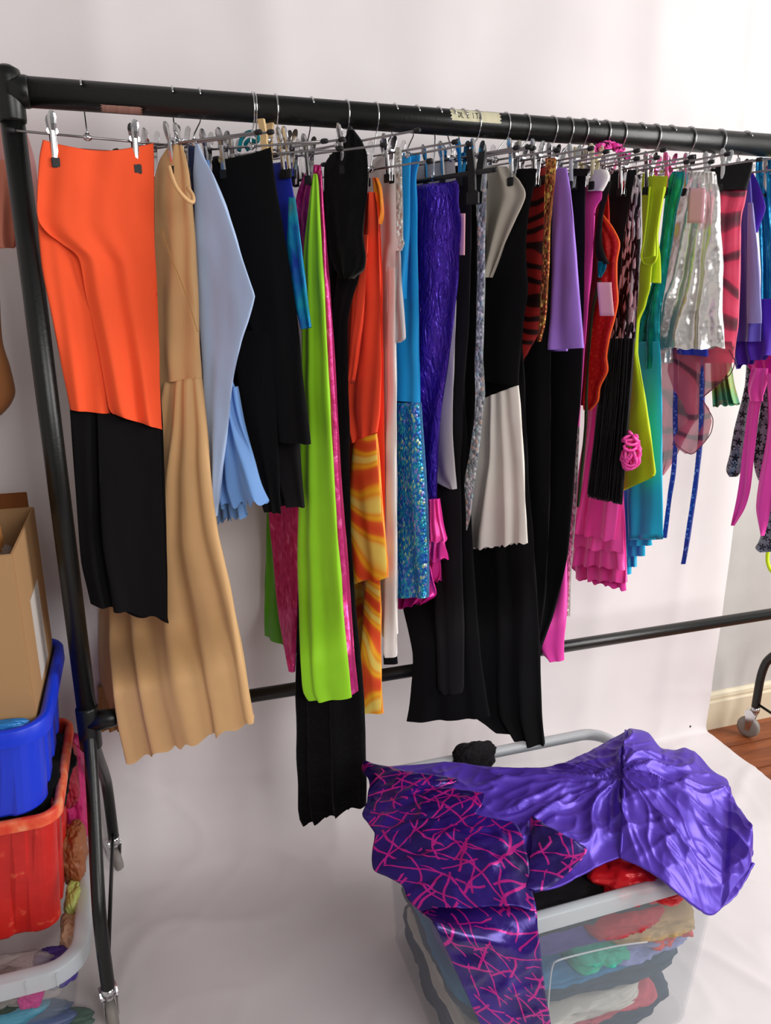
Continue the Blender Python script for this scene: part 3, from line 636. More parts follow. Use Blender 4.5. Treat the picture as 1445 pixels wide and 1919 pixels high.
# --- cream dress with pearl trim
X0 = .478
g = garment('cream_dress', X0, 62, 'cream white slim dress edged with a strip of pearls', 'dress', 1.0)
cloth('body', 'cream', X0, 62, [(278, 728, 748), (310, None, 751), (400, None, 752), (455, None, 752), (480, None, 744), (600, None, 742), (800, None, 742), (1000, None, 743), (1150, None, 742), (1190, 722, 741)], g, w=.10, off=0, t1=.022, nf=2, fa=.005, ft=.6, seed=33)
cloth('hanging_leg', 'cream', X0, 62, [(500, 727, 741), (800, 724, 742), (1000, 721, 742.5), (1228, 721, 743), (1231, 723, 742)], g, off=-.018, t1=.014, nf=.6, fa=.001, seed=34)
cloth('pearl_trim', 'pearl', X0, 62, [(276, 742, 754), (350, 743, 755), (440, 744, 755), (456, 748, 758), (470, 746, 752)], g, off=-.022, t1=.006, nf=1, fa=.001, seed=35)
cloth('flap', 'palegrey', X0, 62, [(470, 742, 750), (540, 742, 753), (600, 742, 759), (625, 743, 761), (636, 744, 760), (642, 744, 750)], g, off=-.012, t1=.01, nf=1.5, fa=.003, seed=36)
cloth('cuff', 'black', X0, 62, [(1222, 719, 744), (1244, 720, 745)], g, off=-.014, t1=.012, nf=1, fa=0, seed=37, nv=10)
hanger(X0, 62, 'chrome clip hanger carrying the cream pearl-trimmed dress', [745, 700], near=.165, far=.17, front=False)

# --- turquoise dress
X0 = .520
g = garment('turquoise_dress', X0, 64, 'bright turquoise dress with iridescent snakeskin pattern lower half', 'dress', 1.1)
cloth('body', 'sky', X0, 64, [(287, 758, 788), (300, None, 789), (330, None, 782), (400, None, 784), (600, None, 786), (755, None, 789)], g, w=.14, off=0, t1=.022, nf=2.2, fa=.006, ft=.6, seed=38)
cloth('front_fold', 'sky', X0, 64, [(290, 755, 770), (350, 754, 768), (450, 752, 766), (560, 752, 758)], g, off=-.02, t1=.012, nf=1, fa=.003, seed=39)
cloth('snakeskin_skirt', 'snake', X0, 64, [(754, 742, 789), (850, 740, 795), (950, 738, 801), (1050, 738, 805), (1116, 740, 1118, 805)], g, off=-.002, t0=.022, t1=.034, nf=1.4, fa=.006, ft=.5, seed=40)
hanger(X0, 64, 'chrome clip hanger carrying the turquoise snakeskin dress', [760, 740], near=.17, far=.17, front=False)

# --- purple foil dress on black hanger
X0 = .563
g = garment('purple_foil_dress', X0, 66, 'glossy embossed purple dress with a magenta ruffled hem, on a black plastic hanger', 'dress', 1.1)
cloth('body', 'purplefoil', X0, 66, [(338, None, 858), (350, None, 863), (380, None, 862), (420, None, 867), (480, None, 864), (560, None, 858), (640, None, 850), (700, None, 842), (760, None, 832), (840, None, 824), (943, None, 821)], g, w=.20, off=-.008, t0=.008, t1=.022, nf=2.4, fa=.010, ft=.7, seed=41, nu=80)
cloth('ruffle', 'magentaruf', X0, 66, [(935, 803, 823), (980, 803, 828), (1012, 803, 835)], g, off=-.022, t0=.012, t1=.016, nf=3, fa=.008, ft=.5, hem=.004, hf=4, seed=42, nv=30)
cloth('lower_ruffle', 'magentaruf', X0, 66, [(990, 800, 829), (1020, 800, 834), (1048, 800, 836)], g, off=.004, t1=.018, nf=3, fa=.010, hem=.004, hf=5, seed=43, nv=30)
cloth('under_ruffle', 'magentaruf', X0, 66, [(1020, 785, 822), (1060, 780, 824), (1090, 775, 823)], g, off=.016, t1=.018, nf=3, fa=.010, hem=.004, hf=5, seed=44, nv=30)
cloth('bottom_frill', 'magenta', X0-.03, 66, [(1060, 748, 806), (1100, 746, 814), (1118, 746, 813), (1140, 748, 1128, 800)], g, off=.010, t1=.02, nf=4, fa=.009, hem=.003, hf=3, seed=45, nv=30)
cloth('price_tag', 'tagpink', X0, 66, [(400, 861, 872), (440, 862, 871.5), (478, 856, 871)], g, off=-.002, t1=.002, fa=0, wr=0, nu=8, nv=8)
hg = hanger(X0, 66, 'black plastic clamp hanger carrying the glossy purple dress', [], near=.155, far=.16, dark=True, bz=1.575, front=False)
def bigclip(parent, s):
    bm = bmesh.new()
    for sd in (-1, 1):
        rows = [[bm.verts.new((x, sd*(o+d), z)) for x, d in ((-hw, 0), (hw, 0), (hw, .004), (-hw, .004))] for z, o, hw in ((-.052, .003, .014), (-.034, .004, .014), (-.030, .005, .008), (.0, .008, .008), (.02, .012, .008), (.036, .015, .007))]
        for A, B in zip(rows, rows[1:]):
            for k in range(4): bm.faces.new((A[k], A[(k+1) % 4], B[(k+1) % 4], B[k]))
        bm.faces.new(rows[0]); bm.faces.new(rows[-1])
    o = bobj('plastic_clip', bm, M['black_rubber'], parent, False); o.location = (s, 0, 0)
bigclip(hg, .105); bigclip(hg, -.10)

# --- pale grey sleeve top
X0 = .590
g = garment('pale_grey_top', X0, 66, 'pale grey garment with one long pointed sleeve between purple and black clothes', 'top', 1.2)
cloth('sleeve', 'palegrey', X0, 66, [(480, None, 858), (560, None, 855), (650, None, 853), (750, None, 849), (820, None, 849), (870, None, 852), (900, 815, 855), (916, 845, 856)], g, w=.09, off=-.004, t1=.010, nf=1.2, fa=.003, ft=.6, seed=46)
cloth('body', 'palegrey', X0, 66, [(300, None, 852), (400, None, 856), (500, None, 857)], g, w=.22, off=.004, t1=.010, nf=2, fa=.003, seed=47)
hanger(X0, 66, 'chrome clip hanger carrying the pale grey top', [832, 800], near=.175, far=.17, front=False)

# --- black trousers, long
X0 = .612
g = garment('black_flared_trousers', X0, 64, 'long black flared trousers hanging lowest just beside the purple foil dress', 'trousers', .9)
cloth('front_leg', 'black2', X0, 64, [(325, None, 880), (400, None, 884), (600, None, 880), (700, None, 872), (850, None, 864), (900, None, 862), (1000, 812, 863), (1100, 815, 865), (1200, 818, 867), (1290, 822, 866), (1299, 830, 864)], g, w=.15, off=-.010, t0=.004, t1=.016, nf=1.5, fa=.005, seed=48)
cloth('back_leg', 'black', X0, 60, [(330, None, 870), (600, None, 868), (900, 770, 880), (1100, 750, 890), (1230, 772, 900), (1300, 768, 910), (1352, 760, 1343, 918)], g, w=.2, off=.010, t1=.02, nf=2.5, fa=.008, seed=49, nu=80)
hanger(X0, 64, 'chrome clip hanger with a blue-tinted clip carrying black flared trousers', [873, 840], near=.19, far=.16, front=False)

# --- black dress with silver sequin strap
X0 = .640
g = garment('sequin_trim_dress', X0, 66, 'black dress edged with a wavy silver sequin band', 'dress', 1.1)
cloth('body', 'black', X0, 66, [(305, None, 893), (400, None, 894), (600, None, 895), (750, None, 892), (850, None, 880), (1000, None, 866), (1180, None, 860)], g, w=.2, off=.004, t1=.016, nf=2, fa=.005, seed=50)
cloth('sequin_band', 'sequin', X0, 66, [(308, 884, 912), (330, 890, 913), (420, 894, 910), (520, 894, 909), (600, 893, 907), (670, 890, 906), (740, 892, 909), (790, 889, 904), (850, 880, 899), (900, 871, 892), (960, 864, 884), (1012, 862, 872)], g, off=-.016, t1=.005, nf=.5, fa=.002, seed=51, nv=90)
hanger(X0, 66, 'chrome clip hanger carrying the sequin-trimmed black dress', [905, 850], near=.16, far=.17)

# --- black dress with stone panels
X0 = .700
g = garment('black_cream_dress', X0, 66, 'black dress with a stone shoulder panel and cream flared sleeve', 'dress', .9)
cloth('shoulder', 'stone', X0, 66, [(312, 914, 950), (325, 912, 960), (340, 910, 975), (370, 910, 985), (440, 910, 955), (520, 905, 918)], g, off=-.024, t0=.010, t1=.010, nf=1.5, fa=.006, ft=.7, seed=52)
cloth('bodice', 'black', X0, 66, [(316, 975, 1006), (340, None, 1003), (400, None, 991), (470, None, 986), (545, None, 990), (600, None, 982), (680, None, 975), (722, None, 973)], g, w=.17, off=-.008, t1=.018, nf=1.5, fa=.004, seed=53)
cloth('sleeve', 'ivory', X0, 66, [(748, 903, 722, 972), (800, 900, 979), (860, 895, 983), (930, 885, 986), (990, 877, 989), (1030, 872, 1016, 990)], g, off=-.026, t0=.012, t1=.020, nf=3, fa=.007, ft=.4, hem=.003, hf=8, seed=54)
cloth('skirt', 'black', X0, 62, [(640, None, 978), (720, None, 984), (900, None, 990), (1000, None, 998), (1150, 870, 1006), (1250, 868, 1010), (1330, 880, 1013), (1350, 912, 1385, 1016), (1362, 930, 1400, 1017)], g, w=.2, off=.008, t1=.03, nf=3, fa=.010, seed=55, nu=80, soft=.4)
hanger(X0, 66, 'chrome clip hanger carrying the black and cream dress', [978, 930], near=.15, far=.17)

# --- red tiger
X0 = .742
g = garment('tiger_top', X0, 70, 'dark red and black tiger striped top with gold foil edging', 'top', 1.3)
cloth('body', 'tiger', X0, 70, [(310, None, 1026), (400, None, 1024), (500, None, 1022), (600, None, 1017), (640, None, 1000), (676, 960, 980)], g, w=.16, off=-.004, t1=.018, nf=1.5, fa=.004, seed=56)
cloth('gold_edge', 'goldedge', X0, 70, [(296, 1022, 1042), (330, 1022, 1040), (420, 1019, 1032), (520, 1015, 1029), (600, 1010, 1023), (640, 1006, 1014)], g, off=-.020, t1=.005, nf=1, fa=.002, seed=57)
hanger(X0, 70, 'chrome clip hanger with a shiny clip carrying the tiger striped top', [1020, 990], near=.185, far=.16, front=True)
g = garment('black_long_skirt', .768, 70, 'long straight black skirt hanging under the tiger striped top', 'skirt', .9)
cloth('body', 'black', .768, 70, [(320, None, 1035), (640, None, 1032), (900, None, 1030), (1100, None, 1022), (1232, None, 1004)], g, w=.16, off=0, t1=.016, nf=2, fa=.005, seed=58)
# --- lavender
X0 = .800
g = garment('lavender_skirt', X0, 72, 'short plain lavender skirt with a folded hem', 'skirt', 1.3)
cloth('body', 'lavender', X0, 72, [(314, 1044, 1062), (340, 1038, 1066), (400, 1034, 1073), (500, 1029, 1082), (600, 1024, 1091), (645, 1021, 1094), (656, 1022, 652, 1095)], g, off=-.022, t0=.004, t1=.016, nf=1.4, fa=.004, seed=59)
cloth('back_layer', 'lavender', X0, 72, [(350, 1030, 1060), (500, 1025, 1080), (658, 1024, 1062)], g, off=-.004, t1=.008, nf=1, fa=.002, seed=60)
hanger(X0, 72, 'chrome clip hanger carrying the lavender skirt', [1052, 1020], near=.165, far=.16)
# --- black trousers
X0 = .835
g = garment('black_bootcut_trousers', X0, 72, 'black trousers with a curved flared leg behind the lavender skirt', 'trousers', .9)
cloth('body', 'black', X0, 72, [(318, None, 1102), (340, None, 1097), (500, None, 1096), (660, None, 1092), (760, None, 1086), (860, None, 1077), (960, None, 1070), (1040, None, 1062), (1100, 960, 1050), (1160, 970, 1035), (1218, 985, 1012), (1230, 1000, 1008)], g, w=.18, off=-.004, t1=.022, nf=2, fa=.006, seed=61, nu=70)
cloth('waistband', 'black2', X0, 72, [(316, 1068, 1104), (330, 1068, 1100)], g, off=-.018, t1=.004, fa=0, seed=62, nv=8)
hanger(X0, 72, 'chrome clip hanger with a grey plastic clip carrying black flared trousers', [1088, 1060], near=.17, far=.16)
# --- hot pink
X0 = .868
g = garment('hot_pink_dress', X0, 74, 'long hot pink dress with a white rolled collar and white sequin side', 'dress', 1.0)
cloth('collar', 'white', X0, 74, [(318, 1112, 1138), (330, 1108, 1142), (345, 1104, 1137), (358, 1102, 1130)], g, off=-.012, t0=.014, t1=.014, nf=1, fa=.003, seed=63, nv=16)
cloth('bodice', 'hotpink', X0, 74, [(350, 1100, 1128), (372, None, 1128), (392, None, 1116), (450, None, 1113), (520, None, 1108), (600, None, 1101), (700, None, 1092), (800, None, 1086)], g, w=.2, off=-.004, t1=.012, nf=1.5, fa=.004, seed=64)
cloth('sequin_side', 'whitesequin', X0, 74, [(796, None, 1086), (900, None, 1082), (1000, None, 1076), (1100, None, 1069), (1155, None, 1068)], g, w=.05, off=.004, t1=.008, nf=1, fa=.002, seed=65)
cloth('skirt', 'hotpink', X0, 74, [(780, None, 1068), (950, None, 1062), (1040, None, 1062), (1100, 1020, 1062), (1150, 1010, 1061), (1210, 1008, 1057), (1238, 1030, 1055)], g, w=.12, off=-.010, t1=.024, nf=2, fa=.006, seed=66)
hanger(X0, 74, 'chrome clip hanger with a cream plastic clip carrying the hot pink dress', [1125, 1095], near=.20, far=.16)
# --- olive strap garment
X0 = .893
g = garment('peacock_top', X0, 74, 'dark top with a navy neckline, green peacock print and thin olive edge', 'top', 1.2)
cloth('body', 'maroon', X0, 74, [(330, None, 1124), (420, None, 1122), (500, None, 1120), (560, None, 1114), (640, None, 1104), (760, None, 1096)], g, w=.16, off=.002, t1=.010, nf=1.5, fa=.003, seed=67)
cloth('neckline', 'waist', X0, 74, [(340, 1130, 1146), (400, 1121, 1130), (450, 1116, 1127), (480, 1118, 1134), (495, 1126, 1143)], g, off=-.014, t1=.005, nf=1, fa=.001, seed=68, nv=40)
cloth('peacock_patch', 'tealfoil', X0, 74, [(490, 1120, 1137), (505, 1121, 1135), (520, 1122, 1127)], g, off=-.016, t1=.004, nf=1, fa=.001, seed=69, nv=10)
cloth('edge', 'olive', X0, 74, [(525, 1122, 1127), (560, 1112, 1118), (600, 1106, 1111), (700, 1099, 1103), (820, 1093, 1098), (950, 1082, 1086)], g, off=-.014, t1=.004, nf=1, fa=0, seed=70, nu=12)
card_tag(1120, 529, 1146, 592, X0-.02, 74, g, off=-.04, x2=5)
hanger(X0, 74, 'chrome clip hanger carrying the dark peacock print top', [1110], near=.14, far=.16, front=False)
# --- scarlet
X0 = .918
g = garment('scarlet_frill_top', X0, 76, 'scarlet glitter top with wavy orange piped frill', 'top', 1.2)
cloth('frill', 'scarlet', X0, 76, [(400, 1124, 1128), (425, 1123, 1143), (445, 1126, 1158), (465, 1128, 1160), (490, 1128, 1155), (530, 1124, 1155), (565, 1118, 1156), (600, 1110, 1150), (630, 1104, 1142), (670, 1100, 1136), (695, 1098, 1137), (725, 1096, 1124), (750, 1095, 1120), (768, 1097, 1106)], g, off=-.020, t1=.008, nf=1.5, fa=.005, ft=.6, seed=71, nv=100)
cloth('body', 'scarlet', X0, 76, [(330, None, 1140), (420, None, 1142), (560, None, 1150), (680, None, 1122)], g, w=.16, off=.004, t1=.010, nf=1.5, fa=.003, seed=72)
bm = bmesh.new(); a_ = math.radians(76); nn = Vector((math.sin(a_), math.cos(a_), 0))
tube(bm, spline([onplane(x, y, Vector((X0, 0, 0))-nn*.026, nn) for x, y in ((1128, 402), (1146, 425), (1160, 455), (1155, 490), (1155, 530), (1157, 565), (1150, 600), (1142, 628), (1136, 668), (1138, 695), (1124, 725), (1120, 752), (1105, 769))], 70), .0024, 7)
bobj('piping', bm, M['orangetrim'], g)
hanger(X0, 76, 'chrome clip hanger carrying the scarlet frill top', [1128], near=.15, far=.16)
# --- black sequin fringe
X0 = .955
g = garment('sequin_fringe_dress', X0, 78, 'black dress covered in black and silver sequins with a long string fringe', 'dress', 1.1)
cloth('body', 'waist', X0, 78, [(318, 1150, 1193), (345, 1130, 1192), (400, 1128, 1180), (460, 1135, 1178), (560, 1140, 1175), (650, 1135, 1170)], g, off=.004, t1=.012, nf=1.5, fa=.003, seed=73)
cloth('sequin_panel', 'sequinbw', X0, 78, [(328, 1190, 1201), (380, 1181, 1201), (440, 1170, 1201), (500, 1164, 1199), (560, 1158, 1197), (620, 1146, 1192), (640, 1144, 1190)], g, off=-.014, t1=.008, nf=1.5, fa=.003, seed=74)
rnd = random.Random(4); bm = bmesh.new(); nn = Vector((math.sin(math.radians(78)), math.cos(math.radians(78)), 0))
for i in range(420):
    u = rnd.random(); x0, y0 = 1133+u*56, 634; x1 = 1102+u*64; d = rnd.uniform(-.012, .012); y1 = 925+u*14+rnd.uniform(-6, 8)
    if .64 < u < .72 and rnd.random() < .6: continue
    P = []
    for k in range(7):
        v = k/6; xx = x0+(x1-x0)*v**1.1+rnd.uniform(-1, 1); P.append(onplane(xx, y0+(y1-y0)*v, Vector((X0, 0, 0))-nn*(.016+d), nn))
    tube(bm, P, .0013, 3, False)
fr = bobj('fringe', bm, M['fringe'], g); fr['kind'] = 'stuff'
hanger(X0, 78, 'chrome clip hanger with a broad silver clip carrying the sequin fringe dress', [1180, 1150], near=.19, far=.16, bz=1.605)
# --- pink metallic skirt
X0 = 1.0
g = garment('pink_metallic_skirt', X0, 78, 'metallic pink tiered skirt with a curly pink ribbon flower', 'skirt', 1.0)
for i, (y0, y1, xl, xr, of, nf_) in enumerate(((700, 1008, 1068, 1150, -.008, 3), (720, 1030, 1066, 1166, .004, 3), (760, 1060, 1066, 1172, .016, 4), (780, 1085, 1080, 1174, .028, 4))):
    cloth('tier', 'pinkmetal', X0, 78, [(y0, 1108, 1160-8*(i == 0)), ((y0*2+y1)/3, 1096, 1160+2*i), ((y0+2*y1)/3, 1080, 1163+2*i), (y1-14*(3-i)//3, xl, y1+6, xr)], g, off=of, t0=.006, t1=.016, nf=nf_, fa=.007, hem=.003, hf=5, seed=80+i, nu=70, nv=40)
cloth('underskirt', 'hotpink', X0, 78, [(850, 1100, 1165), (1040, 1068, 1173), (1062, 1072, 1085, 1174), (1085, 1098, 1106, 1175)], g, off=.042, t1=.02, nf=3, fa=.006, hem=.003, hf=5, seed=86, nv=40)
c0 = onplane(1181, 842, Vector((X0, 0, 0))-nn*.07, nn); bm = bmesh.new(); rnd = random.Random(9)
for i in range(26):
    a = rnd.random()*6.28; e = rnd.uniform(-1, 1); rr = .018; d = Vector((math.cos(a)*.6, math.sin(a)*.6-.5, e)).normalized()
    s1 = d.cross(Vector((rnd.random(), rnd.random(), rnd.random()))).normalized(); P = []
    for k in range(8):
        q_ = k/7*5; P.append(c0+d*rr*(.3+.8*math.sin(q_*.6))+s1*.012*math.sin(q_)+Vector((0, 0, .008*math.cos(q_)+.010*e*2)))
    tube(bm, P, .0032, 5)
bobj('ribbon_flower', bm, mat('flowerpink', 'ff4fb0', .4), g)
hanger(X0, 78, 'chrome clip hanger with pink-tinted clips carrying the pink tiered skirt', [1145], near=.12, far=.16, front=False)
# --- yellow top
X0 = 1.035
g = garment('yellow_dress', X0, 80, 'acid yellow sleeveless dress with a scooped armhole and pointed hem', 'dress', 1.1)
cloth('back', 'yellow', X0, 80, [(325, 1205, 1222), (345, 1203, 1248), (380, 1204, 1242), (440, 1203, 1234), (480, 1202, 1238), (530, 1200, 1238), (528, 1200, 522, 1236)], g, off=-.004, t1=.008, nf=1.5, fa=.003, seed=90)
cloth('strap', 'yellow', X0, 80, [(330, 1212, 1252), (345, 1216, 1250), (400, 1212, 1239), (440, 1210, 1232), (480, 1206, 1228)], g, off=-.018, t1=.008, nf=1, fa=.002, seed=91)
cloth('front', 'yellow', X0, 80, [(482, 1202, 1230), (500, 1199, 1222), (540, 1197, 1219), (560, 1195, 1213), (575, 1192, 1209), (600, 1188, 1198), (660, 1186, 1194), (700, 1184, 1200), (740, 1180, 1207), (800, 1174, 1216), (850, 1170, 1224), (890, 1166, 885, 1229), (920, 1166, 892, 1226)], g, off=-.024, t1=.014, nf=1, fa=.003, seed=92, nv=90, soft=.35)
bm = bmesh.new(); nn = Vector((math.sin(math.radians(80)), math.cos(math.radians(80)), 0))
tube(bm, spline([onplane(x, y, Vector((X0, 0, 0))-nn*.026, nn) for x, y in ((1218, 350), (1213, 400), (1207, 450), (1202, 480), (1206, 493), (1215, 497), (1226, 492), (1231, 478), (1231, 440), (1236, 400), (1245, 350))], 60), .0022, 7)
bobj('armhole_binding', bm, M['yellow'], g)
hanger(X0, 80, 'chrome clip hanger carrying the acid yellow dress', [1232, 1195], near=.19, far=.16)
# --- teal
X0 = 1.072
g = garment('teal_dress', X0, 80, 'teal foil top dress with a turquoise stepped hem skirt', 'dress', 1.1)
cloth('bodice', 'tealfoil', X0, 80, [(322, 1262, 1284), (345, 1252, 1282), (400, 1245, 1268), (460, 1238, 1258), (530, 1225, 1246), (600, 1200, 1236), (690, 1190, 1238)], g, off=-.010, t0=.008, t1=.014, nf=1.5, fa=.005, ft=.6, seed=93)
cloth('skirt', 'turq', X0, 80, [(640, 1190, 1236), (720, 1186, 1240), (850, 1180, 1240), (1000, 1176, 1240), (1008, 1176, 1240)], g, off=-.016, t1=.016, nf=1.5, fa=.005, seed=94)
for i, (y, xr) in enumerate(((1022, 1222), (1042, 1208), (1062, 1194), (1076, 1182))):
    cloth('under_tier', 'turq', X0, 80, [(900, 1165, xr-3), (y-6, 1168, xr), (y, 1170, xr)], g, off=.004+.012*i, t1=.010, nf=3, fa=.004, seed=95+i, nv=20)
hanger(X0, 80, 'chrome clip hanger with pink-tinted clip carrying the teal dress', [1264, 1235], near=.15, far=.16, front=False)
# --- silver skirt
X0 = 1.12
g = garment('silver_skirt', X0, 74, 'short shiny silver flared skirt with a pink price tag', 'skirt', 1.35)
cloth('skirt_body', 'silver', X0, 74, [(326, 1290, 1342), (345, 1283, 1343), (355, 1280, 1346), (400, 1268, 1350), (460, 1254, 1352), (530, 1238, 1353), (600, 1222, 1355), (640, 1212, 1356), (655, 1208, 651, 1357)], g, off=-.016, t0=.010, t1=.03, nf=3, fa=.010, ft=.35, hem=.003, hf=5, seed=100, nu=100, wr=.010, ws=1.3)
cloth('lower_layer', 'silver', X0, 74, [(560, 1236, 1262), (655, 1236, 1262), (680, 1238, 1260)], g, off=.028, t1=.012, nf=2, fa=.004, seed=101, nv=20)
cloth('waist_frill', 'whitetrim', X0, 74, [(322, 1292, 1340), (345, 1286, 1342)], g, off=-.016, t0=.012, t1=.012, nf=7, fa=.004, ft=1, seed=102, nv=12)
card_tag(1292, 352, 1322, 418, X0, 74, g, off=-.044, x2=-4)
hanger(X0, 74, 'chrome clip hanger with a black pad carrying the silver skirt', [1303, 1270], near=.165, far=.16)
# blue skirt band beneath the silver skirt, with hanging cords
X0 = 1.155
g = garment('royal_blue_skirt', X0, 78, 'royal blue skirt showing as a thin band under the silver skirt, two glitter cords hanging', 'skirt', 1.2)
cloth('skirt_body', 'royal', X0, 78, [(400, 1270, 1325), (600, 1262, 1328), (662, 1258, 668, 1330)], g, off=0, t1=.012, nf=2, fa=.004, seed=103)
for pts in (((1266, 760), (1264, 870), (1256, 930), (1246, 1008)), ((1316, 760), (1312, 830), (1302, 920), (1290, 1000), (1281, 1057))):
    nn = Vector((math.sin(math.radians(78)), math.cos(math.radians(78)), 0)); rows = []
    for x, y in pts: rows.append((y, x-4.5, x+4))
    cloth('glitter_cord', 'bluecord', X0, 78, [(660, pts[0][0]-3, pts[0][0]+4)]+rows, g, off=.004, t0=.004, t1=.004, nf=.5, fa=.001, seed=104, nu=10)
# --- sheer pink skirt
X0 = 1.195
g = garment('sheer_pink_skirt', X0, 74, 'pink tiger print handkerchief skirt with a deep black waistband, sheer at the hem', 'skirt', 1.25)
cloth('waistband', 'waist', X0, 74, [(318, 1332, 298, 1412), (330, 1334, 1407), (357, 1342, 355, 1399)], g, off=-.018, t0=.010, t1=.016, nf=1, fa=.002, seed=105, nv=20)
cloth('skirt_body', 'pinktiger', X0, 74, [(356, 1335, 1398), (380, 1332, 1394), (410, 1330, 1388), (500, 1325, 1386), (600, 1318, 1382), (640, 1310, 1377), (680, 1305, 1372)], g, off=-.014, t0=.014, t1=.022, nf=2.5, fa=.006, ft=.5, seed=106, nu=80)
cloth('sheer_point', 'sheer', X0, 74, [(640, 1262, 1372), (665, 1256, 1376), (695, 1252, 1368), (730, 1262, 1336), (748, 1276, 1316), (765, 1284, 1330), (790, 1290, 1335), (820, 1262, 1328), (838, 1268, 1312), (850, 1285, 1300)], g, off=-.040, t1=.008, nf=1.5, fa=.004, seed=107, nv=90, soft=.15, tube_=False)
cloth('sheer_layer', 'sheer', X0, 74, [(650, 1240, 1320), (700, 1240, 1322), (770, 1238, 1318), (800, 1238, 1296), (830, 1238, 1278), (860, 1238, 1263), (890, 1238, 1242)], g, off=-.020, nf=2, fa=.006, seed=108, nv=60, soft=.15, tube_=False)
cloth('sheer_fold', 'sheer', X0, 74, [(650, 1270, 1306), (700, 1272, 1306), (780, 1268, 1302), (810, 1266, 1290), (835, 1260, 1272)], g, off=-.030, nf=1, fa=.003, seed=109, nv=40, soft=.2, tube_=False)
nn = Vector((math.sin(math.radians(74)), math.cos(math.radians(74)), 0)); bm = bmesh.new()
tube(bm, spline([onplane(x, y, Vector((X0, 0, 0))-nn*.042, nn) for x, y in ((1366, 655), (1377, 678), (1368, 702), (1340, 725), (1318, 745), (1322, 758), (1336, 785), (1332, 812), (1312, 838), (1294, 851), (1262, 830))], 90), .0011, 6)
bobj('hem_binding', bm, M['hem'], g)
hanger(X0, 74, 'chrome clip hanger with grey plastic clips carrying the sheer pink skirt', [1372, 1340], near=.15, far=.16, bz=1.622)
# --- rainbow flare
X0 = 1.235
g = garment('rainbow_skirt', X0, 76, 'small olive and green rainbow flare showing behind the sheer pink skirt', 'skirt', 1.3)
cloth('skirt_body', 'rainbow', X0, 76, [(420, 1330, 1360), (600, 1330, 1364), (700, 1334, 1372), (740, 1336, 1380), (762, 1336, 757, 1385)], g, off=0, t1=.02, nf=4, fa=.007, hem=.003, hf=4, seed=110)
# --- purple velvet
X0 = 1.262
g = garment('purple_velvet_dress', X0, 76, 'purple crushed velvet dress with a pointed purple sleeve', 'dress', 1.3)
cloth('body', 'purplevelvet', X0, 76, [(325, 1390, 1406), (400, 1386, 1410), (500, 1383, 1420), (600, 1380, 1425), (640, 1378, 1424)], g, off=-.012, t1=.016, nf=1.5, fa=.004, seed=111)
cloth('sheen_panel', 'velvetsheen', X0, 76, [(380, 1402, 1411), (500, 1400, 1422), (580, 1400, 1427), (606, 1401, 1427)], g, off=-.026, t1=.008, nf=1, fa=.002, seed=112)
cloth('sleeve', 'purplecloth', X0, 76, [(322, 1404, 1411), (345, 1405, 1422), (380, 1408, 1433), (396, 1410, 1433), (420, 1412, 1424), (436, 1413, 1418)], g, off=.004, t1=.008, nf=1, fa=.002, seed=113)
cloth('skirt', 'purplecloth', X0, 76, [(560, 1378, 1450), (640, 1374, 1450), (664, 1372, 1450), (690, 1378, 665, 1450)], g, off=.010, t1=.02, nf=3, fa=.008, hem=.003, hf=3, seed=114)
hanger(X0, 76, 'chrome clip hanger carrying the purple velvet dress', [1400], near=.17, far=.16, front=False)
# --- turquoise foil
X0 = 1.335
g = garment('turquoise_foil_dress', X0, 78, 'turquoise gathered foil dress at the far end of the visible rail', 'dress', 1.35)
cloth('body', 'bluefoil', X0, 78, [(296, 1418, 1470), (330, 1416, 1485), (450, 1422, 1500), (590, 1428, 1510)], g, off=-.010, t0=.010, t1=.022, nf=6, fa=.006, ft=.7, seed=115)
hanger(X0, 78, 'chrome clip hanger with a rounded chrome clip carrying the turquoise foil dress', [1412, 1450], near=.17, far=.16)
# --- dress with magenta sashes and star panels
X0 = 1.40
g = garment('star_panel_dress', X0, 78, 'grey glitter dress printed with black stars and tied with long magenta sashes', 'dress', 1.1)
cloth('hip', 'magenta', X0, 78, [(660, 1400, 1470), (685, 1402, 1470), (700, 1412, 1470), (712, 1420, 1470)], g, off=-.030, t1=.010, nf=3, fa=.006, seed=116, nv=16)
cloth('bow', 'hotpink', X0, 78, [(690, 1408, 1440), (715, 1402, 1438), (735, 1400, 1434), (752, 1404, 1428)], g, off=-.046, t1=.012, nf=1.5, fa=.005, ft=.6, seed=117, nv=24)
cloth('star_panel', 'starcloth', X0, 78, [(640, 1400, 1425), (720, 1396, 1422), (800, 1378, 1410), (850, 1370, 1400), (880, 1363, 1392), (893, 1370, 1382)], g, off=-.020, t1=.014, nf=1, fa=.003, seed=118)
cloth('star_panel', 'starcloth', X0, 78, [(640, 1425, 1470), (720, 1430, 1470), (800, 1420, 1470), (850, 1413, 1465), (880, 1416, 1450), (900, 1422, 1436)], g, off=-.010, t1=.014, nf=1, fa=.003, seed=119)
cloth('star_panel', 'starcloth', X0, 78, [(800, 1442, 1490), (950, 1438, 1490), (1010, 1424, 1470), (1026, 1416, 1460), (1034, 1424, 1445)], g, off=.006, t1=.014, nf=1, fa=.003, seed=120)
cloth('sash', 'hotpink', X0, 78, [(700, 1412, 1440), (760, 1403, 1425), (850, 1392, 1413), (920, 1383, 1405), (955, 1377, 1395), (985, 1371, 1377)], g, off=-.040, t1=.005, nf=1, fa=.003, ft=.6, seed=121)
cloth('sash', 'hotpink', X0, 78, [(700, 1438, 1475), (800, 1438, 1464), (900, 1422, 1452), (950, 1416, 1444), (980, 1420, 1438), (1004, 1427, 1431)], g, off=-.052, t1=.005, nf=1, fa=.003, ft=.6, seed=122)
